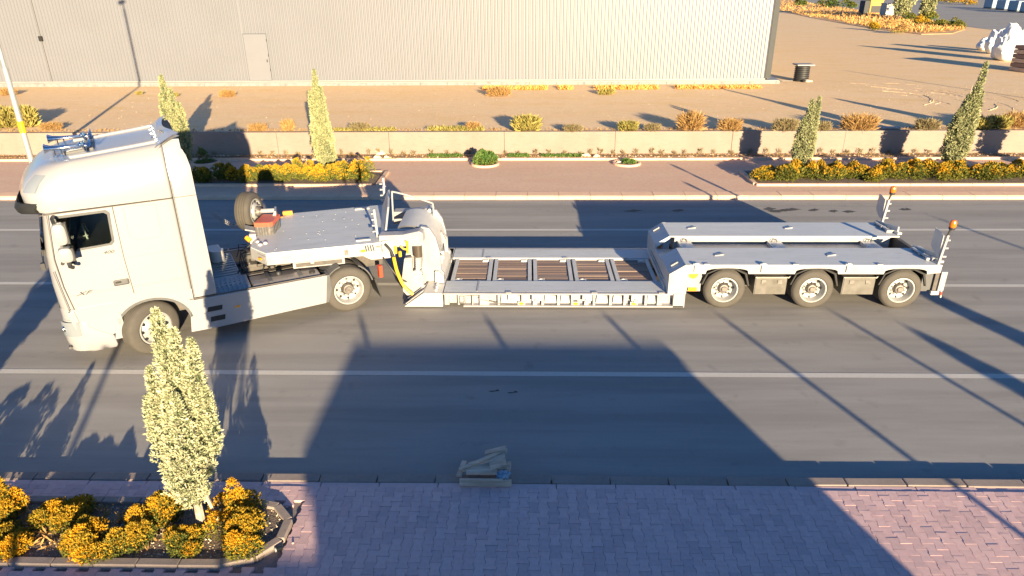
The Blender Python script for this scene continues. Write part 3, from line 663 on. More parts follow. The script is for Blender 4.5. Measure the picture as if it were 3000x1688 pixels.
# reflectors, lugs
q = MB(); q.beam((1.98, -2.44, NZ-.03), (2.1, -2.30, NZ+.02), .05); q.box((1.78, -2.60, NZ+.0), (2.0, -2.5, NZ+.09)); q.build('corner_lamp', M['amber'], ng, bevel=.015)
q = MB(); q.tube([(2.62, -.95, NZ-.02), (2.70, -1.0, NZ+.05)], .05, 10); q.build('corner_lamp', M['amber'], ng)
for (a, b, r) in [(2.40, -.55, .055), (2.30, -.62, .05), (2.15, -2.05, .05), (2.46, -.75, .045)]:
    q = MB(); q.lathe([(r, 0), (r*.8, .03), (r*.3, .045)], c=(a, b, NZ), n=12); q.build('lug', M['silver'], ng, smooth=True)
rr = random.Random(11)
for k in range(22):
    a, b = rr.uniform(.3, 2.1), rr.uniform(-2.4, -.15); q = MB(); q.lathe([(.014, 0), (.010, .012)], c=(a, b, NZ), n=8); q.build('screw_head', M['tpaint'], ng)
# air tanks and valves at the front edge of the neck
q = MB(); q.tube([(2.64, -.55, NZ-.26), (2.52, -.95, NZ-.26)], .115, 16); q.build('air_tank', M['stainless'], ng, smooth=True)
q = MB(); q.box((2.50, -1.55, NZ-.12), (2.64, -1.0, NZ+.10)); q.build('valve_box', M['tpaint'], ng, bevel=.01)
q = MB(); q.add([(2.55, -1.45, NZ+.10), (2.75, -1.50, NZ+.14), (2.72, -1.18, NZ+.14), (2.52, -1.15, NZ+.10), (2.55, -1.45, NZ+.12), (2.75, -1.50, NZ+.17), (2.72, -1.18, NZ+.17), (2.52, -1.15, NZ+.12)], [(0, 1, 2, 3), (4, 7, 6, 5), (0, 4, 5, 1), (3, 2, 6, 7), (0, 3, 7, 4), (1, 5, 6, 2)]); q.build('valve_cover', M['tpaint'], ng)
q = MB()
for k in range(7): q.box((2.50+rr.uniform(0, .16), -.9+rr.uniform(-.1, .45), NZ-.5+rr.uniform(0, .12)), (2.62+rr.uniform(0, .1), -.8+rr.uniform(-.1, .5), NZ-.36+rr.uniform(0, .1)))
q.build('valve_block', M['chassis'], ng, bevel=.006)
q = MB()
for k in range(10):
    a = Vector((2.55+rr.uniform(0, .12), rr.uniform(-1.3, -.4), NZ-.15)); b = a+Vector((rr.uniform(0, .4), rr.uniform(-.5, .3), rr.uniform(-.5, -.2))); q.tube([a, (a+b)/2+Vector((.1, 0, .1)), b], .009, 6)
q.build('air_lines', M['rubber'], ng, smooth=True)
q = MB(); q.prism([(2.5, -.62), (2.62, -.62), (2.62, -.70), (2.5, -.70)], NZ-.55, NZ-.45); q.lathe([(.05, 0), (.05, .1)], c=(2.66, -.5, NZ-.55), n=10); q.build('coupling_head', M['yellow'], ng)
q = MB(); q.lathe([(.045, 0), (.045, .08), (.02, .1)], c=(2.60, -.36, NZ-.60), n=10); q.build('coupling_head', M['yellow'], ng)
# spare wheel standing on a bracket
def spare():
    t_ = wheel(.86, .32, .27, ng, (2.52, -1.98, NZ+.31), math.radians(70), side=1, style='front')
    return t_
sp = spare()
q = MB(); q.box((2.08, -2.0, NZ), (2.12, -1.62, NZ+.38)); q.prism([(2.12, NZ), (2.12, NZ+.36), (2.3, NZ)], -1.66, -1.62, axis='y'); q.tube([(2.12, -1.86, NZ+.33), (2.40, -1.90, NZ+.33)], .05, 10); q.build('spare_bracket', M['tpaint'], ng, bevel=.005)
# rear of the neck: hinge edge, raised side ramps with uprights
q = MB(); q.box((-.30, -.26, NZ-.24), (-.03, 0, NZ+.02)); q.build('neck_corner', M['tpaint'], ng, bevel=.01)
q = MB(); q.prism([(-.30, NZ-.45), (-.35, NZ-.05), (-.03, NZ-.24), (.5, NZ-.26), (.2, NZ-.45)], -.40, -.24, axis='y'); q.build('neck_gusset', M['silver'], ng, bevel=.008)
q = MB(); q.beam((.02, -.32, NZ+.02), (.05, -.30, NZ+.64), .05, .07)
for k in range(4): q.box((.05, -.38, NZ+.14+k*.13), (.12, -.28, NZ+.17+k*.13))
q.build('upright', M['tpaint'], ng, bevel=.006)
q = MB(); q.beam((-.40, -2.62, NZ+.06), (-.37, -2.60, NZ+.70), .05, .09); q.box((-.42, -2.75, NZ+.1), (-.34, -2.55, NZ+.5))
for k in range(4): q.box((-.34, -2.66, NZ+.12+k*.14), (-.27, -2.56, NZ+.15+k*.14))
q.build('upright', M['tpaint'], ng, bevel=.006)
# sloping headboard plate between the uprights
q = MB(); q.add([(-.05, -.38, NZ+.01), (-.27, -2.45, NZ+.01), (-.45, -2.35, NZ+.46), (-.30, -1.1, NZ+.42), (-.16, -.50, NZ+.10), (-.08, -.38, NZ-.02), (-.30, -2.45, NZ-.02), (-.49, -2.35, NZ+.46), (-.34, -1.1, NZ+.42), (-.2, -.5, NZ+.1)],
   [(0, 1, 2, 3, 4), (5, 9, 8, 7, 6), (0, 5, 6, 1), (1, 6, 7, 2), (2, 7, 8, 3), (3, 8, 9, 4), (4, 9, 5, 0)]); q.build('headboard', M['silver'], ng)
q = MB(); q.box((.02, -2.55, NZ+.001), (.36, -2.45, NZ+.035)); q.build('stop', M['tpaint'], ng); q = MB(); q.box((.18, -.28, NZ+.001), (.48, -.2, NZ+.03)); q.build('stop', M['tpaint'], ng)
q = MB()
for k in range(9):
    a = Vector((-.12, -.34, NZ-.02)); b = a+Vector((rr.uniform(-.28, .05), rr.uniform(-.2, .25), rr.uniform(-.28, .05))); q.tube([a, (a+b)/2+Vector((0, 0, .06)), b], .010, 6)
q.build('hydraulic_lines', M['rubber'], ng, smooth=True)
q = MB(); q.box((-.33, .0, NZ-.26), (-.27, .06, NZ-.10)); q.box((-.42, .0, NZ-.34), (-.36, .06, NZ-.22)); q.build('valve_cap', M['hose'], ng, bevel=.01)
# coiled air line from cab to neck
q = T(); A = Vector((-6.02, 14.75, 1.42)); B = Vector((-7.25, 15.15, 1.55)); pts = []; turns = 26
for k in range(turns*8+1):
    t_ = k/(turns*8); c = A.lerp(B, t_) - Vector((0, 0, .22*math.sin(PI*t_)))
    dirv = (B-A).normalized(); u = Vector((0, 0, 1)); v = dirv.cross(u); a = 2*PI*k/8
    r = .035+.012*t_; pts.append(c + (u*math.cos(a)+v*math.sin(a))*r)
q.tube(pts, .0055, 5); q.build('coiled_air_line', M['tpaint'], tr, smooth=True)

# rear deck
RZ = 1.0; XR0, XR1 = 3.24, 8.42
for (a, b) in ((YN, 14.27), (15.04, YR)):
    near = a < 14
    q = T(); q.prism([(XR0, a), (XR1 if near else XR1-.0, a), (XR1-.10, b), (XR0, b)], RZ-.03, RZ); q.build('rear_deck', M['deckp'], tr)
    y0, y1 = (a, a+.06) if near else (b-.06, b)
    x0 = XR0+.05
    if near:
        # fascia with wheel arches cut out
        top = RZ-.032; bot = RZ-.20; pf = [(x0, top), (x0, bot)]
        for wxc in (4.10, 5.92, 7.72):
            for k in range(11):
                an = PI - PI*k/10; pf.append((wxc+.44*math.cos(an)*(1.0), bot + .125*max(0, math.sin(an))**.45))
        pf += [(XR1, bot+.03), (XR1, top)]
        q = T(); q.prism(pf, y0+.001, y1, axis='y'); q.build('deck_fascia', M['tpaint'], tr)
    else:
        q = T(); q.box((x0, y0, RZ-.22), (XR1, y1, RZ-.032)); q.build('deck_fascia', M['tpaint'], tr)
    yi0, yi1 = (b-.05, b-.001) if near else (a+.001, a+.08)
    q = T(); q.box((XR0+.12, yi0, RZ-.14), (XR1-.6, yi1, RZ-.031)); q.build('inner_flange', M['tpaint'], tr)
    q = T(); q.box((XR0+.12, (b-.35) if near else (a+.10), RZ-.45), (XR1-.15, (b-.06) if near else (a+.4), RZ-.035)); q.build('deck_beam', M['silver'], tr)
    for x in (3.75, 6.0) if not near else (3.95, 6.30):
        q = T(); q.add([(x, (a+b)/2+.0, RZ), (x+.2, (a+b)/2+.05, RZ), (x+.22, (a+b)/2+.12, RZ), (x+.02, (a+b)/2+.10, RZ), (x, (a+b)/2, RZ+.012), (x+.2, (a+b)/2+.05, RZ+.03), (x+.22, (a+b)/2+.12, RZ+.03), (x+.02, (a+b)/2+.10, RZ+.012)], [(4, 5, 6, 7), (0, 4, 7, 3), (0, 1, 5, 4), (1, 2, 6, 5), (2, 3, 7, 6)]); q.build('deck_cleat', M['tpaint'], tr)
# fascia hooks
for x in (3.42, 4.78, 6.50):
    q = T(); q.box((x, YN-.035, RZ-.15), (x+.07, YN+.001, RZ+.045)); q.box((x-.03, YN-.02, RZ+.001), (x+.1, YN+.05, RZ+.03)); q.build('fascia_hook', M['silver'], tr, bevel=.006)
for x in (3.62, 5.42, 7.12):
    q = T(); q.box((x, YN+.002, RZ+.001), (x+.11, YN+.05, RZ+.02)); q.build('stop', M['tpaint'], tr)
# channel floor between the decks
q = T(); q.box((XR0+.18, 14.275, RZ-.24), (XR1-.45, 15.035, RZ-.19)); q.build('channel_floor', M['tpaint'], tr)
for x in (3.42, 5.45, 7.55):
    q = T(); q.box((x, 14.28, RZ-.188), (x+.30, 15.03, RZ-.11)); q.build('channel_box', M['silver'], tr, bevel=.005)
    q = T(); q.tube([(x+.15+.06*math.cos(2*PI*k/12), 14.98, RZ-.10+.0+.05*math.sin(2*PI*k/12)) for k in range(13)], .01, 6); q.build('lashing_ring', M['dark'], tr)
# step up: sloped face and side plate
def slant(y0, y1, nm, m_, zt=RZ-.001, lug=False):
    q = T(); q.add([(2.92, y0, .80), (3.24, y0, zt), (3.24, y1, zt), (2.92, y1, .80), (2.98, y0, .74), (3.26, y0, zt-.06), (3.26, y1, zt-.06), (2.98, y1, .74)], [(0, 1, 2, 3), (4, 7, 6, 5), (0, 4, 5, 1), (3, 2, 6, 7), (0, 3, 7, 4), (1, 5, 6, 2)])
    return q.build(nm, m_, tr)
slant(YN+.03, 14.27, 'slope_plate', M['deckp']); slant(15.04, YR-.03, 'slope_plate', M['deckp'])
q = T(); q.box((2.925, 14.275, .345), (2.98, 15.035, .70)); q.box((2.92, YN+.04, .345), (2.975, 14.274, .798)); q.box((2.92, 15.036, .345), (2.975, YR-.03, .798)); q.build('step_face', M['silver'], tr)
q = T(); q.prism([(2.98, .69), (3.40, .69), (3.40, .66), (2.98, .66)], 14.28, 15.03, axis='y'); q.build('channel_entry', M['silver'], tr)
q = T(); q.box((2.88, YN+.2, .346), (2.918, YR-.2, .42)); q.build('step_ledge', M['silver'], tr, bevel=.006)
q = T(); q.box((2.90, YN+.45, .50), (2.919, YR-.6, .515)); q.build('step_seam', M['tpaint'], tr)
for (y0, y1) in ((YN-.012, YN+.028), (YR-.03, YR+.01)):
    q = T(); q.prism([(2.92, .35), (2.92, .80), (3.24, RZ+.004), (3.33, RZ+.004), (3.30, .35)], y0, y1, axis='y'); q.build('step_side', M['tpaint'], tr, bevel=.004)
for y in (YN+.22, YR-.30):
    q = T(Mt) if False else T(); q.add([(3.0, y, .865), (3.14, y, .955), (3.14, y+.12, .955), (3.0, y+.12, .865), (2.98, y, .895), (3.12, y, .985), (3.12, y+.12, .985), (2.98, y+.12, .895)], [(0, 1, 2, 3), (4, 7, 6, 5), (0, 4, 5, 1), (3, 2, 6, 7), (0, 3, 7, 4), (1, 5, 6, 2)]); q.build('slope_lug', M['tpaint'], tr, bevel=.01)
q = T(); q.box((3.05, YN-.02, .045), (3.29, YN+.10, .348)); q.build('deck_end', M['tpaint'], tr, bevel=.004)
# running gear
for xa in (4.10, 5.92, 7.72):
    wheel(.86, .26, .265, tr, (xa-3.0, YN+.02-14.65, .43), 0, side=-1, style='dish', dual=True)
    wheel(.86, .26, .265, tr, (xa-3.0, YR-.02-14.65, .43), 0, side=1, style='dish', dual=True)
    q = T(); q.tube([(xa, YN+.5, .43), (xa, YR-.5, .43)], .06, 12); q.box((xa-.3, 13.95, .42), (xa+.3, 14.15, .60)); q.build('axle', M['chassis'], tr)
    q = T(); q.prism([(xa-.49, .55), (xa-.40, .80), (xa-.2, .90), (xa+.2, .90), (xa+.42, .80), (xa+.50, .52), (xa+.47, .52), (xa+.38, .78), (xa+.18, .875), (xa-.18, .875), (xa-.38, .78), (xa-.46, .55)], YN+.03, YN+.6, axis='y'); q.build('mudguard', M['dark'], tr)
    q = T(); q.tube([(xa-.70+.1*k, 13.42, .60+.06*math.sin(k*2)+.05*k) for k in range(5)], .022, 6); q.box((xa-.66, 13.5, .42), (xa-.52, 13.7, .60)); q.build('brake_chamber', M['hub'], tr, smooth=True)
q = T(); q.box((3.36, 13.75, .35), (8.2, 15.55, .62)); q.build('axle_frame', M['chassis'], tr)
for xb in (4.70, 6.50):
    q = T(); q.box((xb, YN+.03, .33), (xb+.66, YN+.55, .72)); b_ = q.build('storage_box', M['stainless'], tr, bevel=.008)
    q = T(); q.box((xb+.02, YN+.022, .34), (xb+.64, YN+.031, .69)); q.build('box_lid', M['stainless'], b_, bevel=.003)
    for k in (.13, .46):
        q = T(); q.box((xb+k, YN+.008, .57), (xb+k+.10, YN+.022, .66)); q.build('box_latch', M['hub'], b_, bevel=.004)
q = T(); q.box((3.34, YN+.12, .36), (3.62, YN+.16, .80)); q.build('corner_plate', M['tpaint'], tr)
q = T(); q.prism([(3.42+.10*math.cos(a)+.02, .78-.12*math.sin(a)) for a in [PI*k/12 for k in range(13)]], YN+.08, YN+.12, axis='y'); q.build('reflector', M['yellow'], tr)
q = T(); q.box((3.36, YN+.08, .38), (3.54, YN+.12, .45)); q.build('reflector', M['amber'], tr)
# tail: ramps hinge, warning boards, beacons
q = T(); q.box((8.34, YN+.01, .40), (8.42, YR-.01, .96)); q.build('tail_beam', M['chassis'], tr)
q = T(); q.box((8.43, YN-.03, .44), (8.55, YN+.05, .86)); q.build('tail_post', M['tpaint'], tr, bevel=.005)
q = T(); q.box((8.12, YN+.06, .40), (8.42, YN+.09, .78)); q.build('mud_flap', M['plast'], tr)
q = T(); q.box((8.30, YN-.05, .36), (8.46, YN+.0, .44)); q.tube([(8.52, YN-.04, .30), (8.50, YN-.04, .46)], .018, 8); q.build('tail_latch', M['silver'], tr, bevel=.004)
q = T(); q.tube([(8.50, YN-.05, .36), (8.50, YN-.05, .43)], .02, 8); q.build('tail_lamp', M['red'], tr)
for (y0, y1) in ((YN+.05, 14.25), (15.06, YR-.05)):
    q = T(); q.add([(8.40, y0, RZ-.02), (8.40, y1, RZ-.02), (8.16, y1+.05, RZ+.22), (8.22, y0+.25, RZ+.18), (8.47, y0, RZ-.02), (8.47, y1, RZ-.02), (8.21, y1+.05, RZ+.24), (8.27, y0+.25, RZ+.20)], [(0, 1, 2, 3), (4, 7, 6, 5), (0, 4, 5, 1), (3, 2, 6, 7), (0, 3, 7, 4), (1, 5, 6, 2)]) if False else q
    q.beam((8.45, y0+.05, RZ+.03), (8.38, y1-.05, RZ+.05), .10, .05); q.beam((8.30, y0+.25, RZ+.04), (8.25, y1-.1, RZ+.05), .06, .04); q.build('ramp_hinge', M['silver'], tr, bevel=.006)
    for k in range(3):
        y = y0+.2+.28*k; q = T(); q.box((8.22, y, RZ+.001), (8.42, y+.08, RZ+.06)); q.build('ramp_lug', M['tpaint'], tr, bevel=.008)
    q = T(); q.beam((8.30, y1-.02, RZ+.02), (8.45, y0+.15, RZ+.10), .03, .12); q.build('ramp_edge', M['silver'], tr)
def board(xb, yb):
    q = T(); q.beam((xb, yb, .93), (xb+.06, yb, 1.62), .045, .045)
    for z in (1.15, 1.33, 1.5): q.box((xb+.04, yb-.03, z), (xb+.12, yb+.02, z+.035))
    p_ = q.build('board_post', M['tpaint'], tr, bevel=.004)
    q = T(); q.prism([(yb+.03, 1.60), (yb+.36, 1.66), (yb+.38, 1.28), (yb+.20, 1.16), (yb+.03, 1.12)], xb-.005, xb+.008, axis='x'); q.build('warning_board', M['silver'], tr)
    q = T(); q.tube([(xb+.05, yb, 1.6), (xb+.09, yb, 1.76)], .022, 8); q.build('beacon_stalk', M['rubber'], tr, smooth=True)
    q = T(); q.lathe([(.055, 1.74), (.062, 1.76), (.062, 1.79)], c=(xb+.1, yb, 0), n=16); q.build('beacon_base', M['rubber'], tr, smooth=True)
    q = T(); q.lathe([(.058, 1.79), (.068, 1.83), (.066, 1.88), (.050, 1.925), (.02, 1.94)], c=(xb+.1, yb, 0), n=18); q.build('beacon', M['beacon'], tr, smooth=True)
board(8.36, 13.34); board(8.38, 15.86)

# red cased box resting on the neck
rb = empty('tool_case', (-5.41, 13.91, NZ), math.radians(180+16.5-14)); tag(rb, 'red topped box with grey ribbed sides on the front of the neck', 'box')
o2 = [(-.20, -.13), (-.20, .10), (-.12, .17), (.20, .17), (.22, .0), (.22, -.17), (-.10, -.17)]
q = MB(); q.prism([(-.16, -.36), (-.16, .16), (-.10, .22), (.19, .22), (.19, -.36)], 0, .19); q.build('ribbed_side', M['hub'], rb, bevel=.008)
q = MB()
for k in range(5): q.box((-.17+0*k, -.32+.1*k, .01), (-.158, -.27+.1*k, .18)); q.box((-.06+.055*k, .222, .01), (-.03+.055*k, .232, .18))
q.build('side_ribbing', M['plast'], rb)['kind'] = 'stuff'
q = MB(); q.prism([(-.175, -.38), (-.175, .17), (-.11, .24), (.21, .24), (.21, -.38)], .19, .285); q.build('red_lid', M['redbox'], rb, bevel=.012)
rb.location = (-5.62, 14.22, NZ)

# ------------------------------------------------------------------ the truck (own frame: x forwards, y to its left = camera side)
tk = empty('tractor_unit', (-4.286, 14.158, 0), math.radians(209.5)); tag(tk, 'cream white tractor unit with tall sleeper cab, turned towards the near kerb', 'truck')
PT = M['paint']
thin_glass = bpy.data.materials.new('thin_glass'); thin_glass.use_nodes = True; _n = thin_glass.node_tree; _n.nodes.clear()
_o = _n.nodes.new('ShaderNodeOutputMaterial'); _m = _n.nodes.new('ShaderNodeMixShader'); _t1 = _n.nodes.new('ShaderNodeBsdfTransparent'); _g = _n.nodes.new('ShaderNodeBsdfGlossy'); _l = _n.nodes.new('ShaderNodeFresnel')
_t1.inputs[0].default_value = (.88, .92, .88, 1); _g.inputs['Roughness'].default_value = .02; _l.inputs[0].default_value = 1.5
_n.links.new(_l.outputs[0], _m.inputs[0]); _n.links.new(_t1.outputs[0], _m.inputs[1]); _n.links.new(_g.outputs[0], _m.inputs[2]); _n.links.new(_m.outputs[0], _o.inputs[0])
def ring(z, xf, xr, w, rf, rr_, tilt=0.0, n=7, crown=0.0):
    """rounded rectangle outline, counter-clockwise from rear right"""
    pts = []
    for (cx_, cy_, r, a0) in ((xf-rf, w-rf, rf, 90), (xf-rf, -(w-rf), rf, 0), (xr+rr_, -(w-rr_), rr_, -90), (xr+rr_, w-rr_, rr_, -180)):
        for k in range(n):
            a = math.radians(a0 - 90*k/(n-1)); x = cx_ + r*math.cos(a); y = cy_ + r*math.sin(a)
            pts.append((x, y, z + tilt*(xf-x)))
        if a0 == 90:     # bulge the front
            for k in range(1, 6):
                t_ = k/6; y = (w-rf)*(1-2*t_); pts.append((xf + crown*(1-(1-2*t_)**2), y, z))
    return pts
# lower cab body from the sill up to the roof gap (camera side wheel arch is cut by a separate side panel)
q = MB()
rings = [ring(1.16, 5.02, 2.90, 1.235, .30, .06, crown=.05), ring(1.6, 5.03, 2.90, 1.245, .30, .06, crown=.06), ring(2.15, 5.0, 2.90, 1.245, .28, .06, crown=.06),
         ring(2.6, 4.93, 2.90, 1.24, .27, .06, crown=.06), ring(2.885, 4.88, 2.90, 1.235, .27, .06, crown=.06)]
q.grid(rings, close=True); n_ = len(rings[0]); q.f += [list(range(n_)), [4*n_+i for i in range(n_)]]; q.mi += [0, 0]
cab = q.build('cab_body', [PT, M['dark']], tk)
def cut(o, cutter):
    md = o.modifiers.new('cut', 'BOOLEAN'); md.object = cutter; md.solver = 'EXACT'; md.operation = 'DIFFERENCE'
    bpy.context.view_layer.update(); me = bpy.data.meshes.new_from_object(o.evaluated_get(bpy.context.evaluated_depsgraph_get()))
    o.modifiers.clear(); o.data = me; bpy.data.objects.remove(cutter)
WIN = [(4.70, 2.18), (4.69, 2.78), (4.66, 2.80), (4.00, 2.80), (3.95, 2.76), (3.975, 2.30), (4.02, 2.255), (4.50, 2.24), (4.60, 2.14)]
q = MB(); q.prism(WIN, -1.5, 1.5, axis='y'); q.cur = 0; ct = q.build('cutter', [M['dark']], tk); cut(cab, ct)
cab.data.polygons.foreach_set('use_smooth', [True]*len(cab.data.polygons)); cab.data.set_sharp_from_angle(angle=math.radians(30))
# things seen through the side window
q = MB(); q.box((2.95, -.62, 1.3), (3.0, .62, 2.85)); q.build('sleeper_curtain', mat('curtain', (.16, .15, .13), .9, noise_scale=9, vary=.5), tk)
for ys in (.55, -.55):
    q = MB(); q.box((3.62, ys-.24, 2.0), (4.1, ys+.24, 2.12)); q.prism([(3.55, 2.05), (3.70, 2.05), (3.62, 2.62), (3.48, 2.62)], ys-.24, ys+.24, axis='y'); q.build('cab_seat', mat('seatcloth', (.22, .20, .18), .9, noise_scale=10, color2=(.42, .38, .30)), tk, bevel=.03)
q = MB(); q.tube([(4.36+.08*math.sin(a)*.5, .55+.21*math.cos(a), 2.26+.20*math.sin(a)) for a in [2*PI*k/20 for k in range(21)]], .016, 6); q.tube([(4.36, .55, 2.26), (4.6, .55, 2.1)], .03, 8); q.build('steering_wheel', mat('steer', (.30, .32, .30), .5), tk, smooth=True)
q = MB(); q.box((4.52, -1.15, 1.9), (4.80, 1.15, 2.17)); q.build('dashboard', mat('dash', (.14, .15, .14), .7, noise_scale=8, vary=.5), tk, bevel=.03)
# side panels with wheel arch
for s in (1, -1):
    ya, yb = (1.20, 1.246) if s > 0 else (-1.246, -1.20)
    pf = [(2.91, 1.17), (4.88, 1.17), (4.80, .98), (4.72, .42), (4.62, .40), (4.30, .58)]
    for k in range(15):
        a = PI*.02 + (PI*.93)*k/14; pf.append((3.60+.64*math.cos(a)+.02, .56+.55*math.sin(a)))
    pf += [(2.95, .78), (2.91, .93)]
    q = MB(); q.prism(pf, ya, yb, axis='y'); q.build('door_sill', PT, tk)
    q = MB(); arc = [(3.62+.60*math.cos(a), .56+.52*math.sin(a)) for a in [PI*.0+PI*.97*k/18 for k in range(19)]]; arc2 = [(3.62+.65*math.cos(a), .56+.565*math.sin(a)) for a in [PI*.0+PI*.97*k/18 for k in range(19)]]
    q.grid([[(x, ya-.35*s+.0, z) for x, z in arc], [(x, (yb if s > 0 else ya)+.004*s, z) for x, z in arc], [(x, (yb if s > 0 else ya)+.004*s, z) for x, z in arc2]]); q.build('wheel_arch', M['plast'], tk, smooth=True)
    q = MB(); q.grid([[(x, .75*s, z) for x, z in arc], [(x, 1.2*s, z) for x, z in arc]]); q.build('inner_arch', M['dark'], tk, smooth=True)
    q = MB(); q.prism([(4.10, .47), (4.30, .47), (4.22, .85), (4.16, .98), (4.12, .95)], 1.20*s, 1.262*s, axis='y'); q.build('arch_cover', PT, tk, bevel=.006)
    q = MB(); q.box((4.14, 1.262*s, .74), (4.20, 1.268*s, .86)); q.build('side_reflector', M['lens'], tk)
q = MB(); q.box((2.95, -1.0, .55), (4.15, .70, 1.17)); q.build('engine_block', M['chassis'], tk)
q = MB()
for (a, b, z) in ((4.25, .95, .62), (4.24, .9, .80), (4.18, .98, .96)): q.beam((a, b, z), (a-.25, b-.05, z+.02), .035)
q.build('suspension_link', mat('rustlink', (.42, .27, .15), .8), tk)
# front lower: grille, bumper with step
q = MB(); q.grid([ring(.95, 5.03, 4.60, 1.20, .25, .04, crown=.05), ring(1.165, 5.03, 4.60, 1.21, .28, .04, crown=.05)], close=True); q.build('grille_panel', PT, tk, smooth=True)
q = MB(); rg_ = [ring(.30, 4.94, 4.30, 1.20, .30, .03, crown=.05), ring(.36, 5.02, 4.28, 1.25, .30, .03, crown=.06), ring(.55, 5.06, 4.30, 1.26, .30, .03, crown=.06), ring(.80, 5.06, 4.62, 1.26, .30, .03, crown=.06), ring(.96, 5.03, 4.66, 1.24, .30, .03, crown=.05)]
q.grid(rg_, close=True); n_ = len(rg_[0]); q.f.append(list(range(n_))); q.mi.append(0); bum = q.build('bumper', PT, tk, smooth=True)
for s in (1, -1):
    q = MB(); q.box((4.32, 1.02*s, .50), (4.70, 1.235*s, .535)); q.build('step_plate', M['flash'], tk, bevel=.006)
    q = MB()
    for i in range(4):
        for j in range(5): q.box((4.38+.06*j, (1.06+.04*i)*s, .536), (4.41+.06*j, (1.07+.04*i)*s, .541))
    tag(q.build('slot_shade', M['dark'], tk), kind='stuff')  # dark bars laid on the plate give the slots their shade
    q = MB(); q.prism([(4.70, .50), (4.80, 1.14), (4.92, 1.12), (4.84, .78), (4.78, .50)], 1.235*s, 1.262*s, axis='y'); q.build('corner_panel', PT, tk, bevel=.008)
    q = MB(); q.beam((4.93, 1.25*s, 1.90), (4.86, 1.262*s, 1.14), .012, .008); q.build('corner_gap', M['seam'], tk)
    # headlamp wrapping the corner
    pts0, pts1 = [], []
    for k in range(9):
        a = math.radians(88 - 70*k/8); cx_, cy_ = 4.765, .965
        pts0.append((cx_+.305*math.cos(a), (cy_+.300*math.sin(a))*s)); 
    rows = []
    for z, kk in ((.66, 3), (.72, 1), (.80, 0), (.90, 0), (.935, 1)):
        rows.append([(x+.004, y+.004*s, z) for x, y in pts0[0:]])
    q = MB(); q.grid(rows); hl = q.build('headlamp', M['lens'], tk, smooth=True)
    q = MB(); q.lathe([(.06, -.01), (.06, .012), (.03, .014)], c=(5.03, 1.12*s, .80), axis='x', n=14); q.build('lamp_bulb', M['chrome'], hl, smooth=True)
    q = MB(); q.box((4.99, 1.13*s, .44), (5.03, 1.22*s, .48)); q.build('fog_lamp', M['plast'], tk)
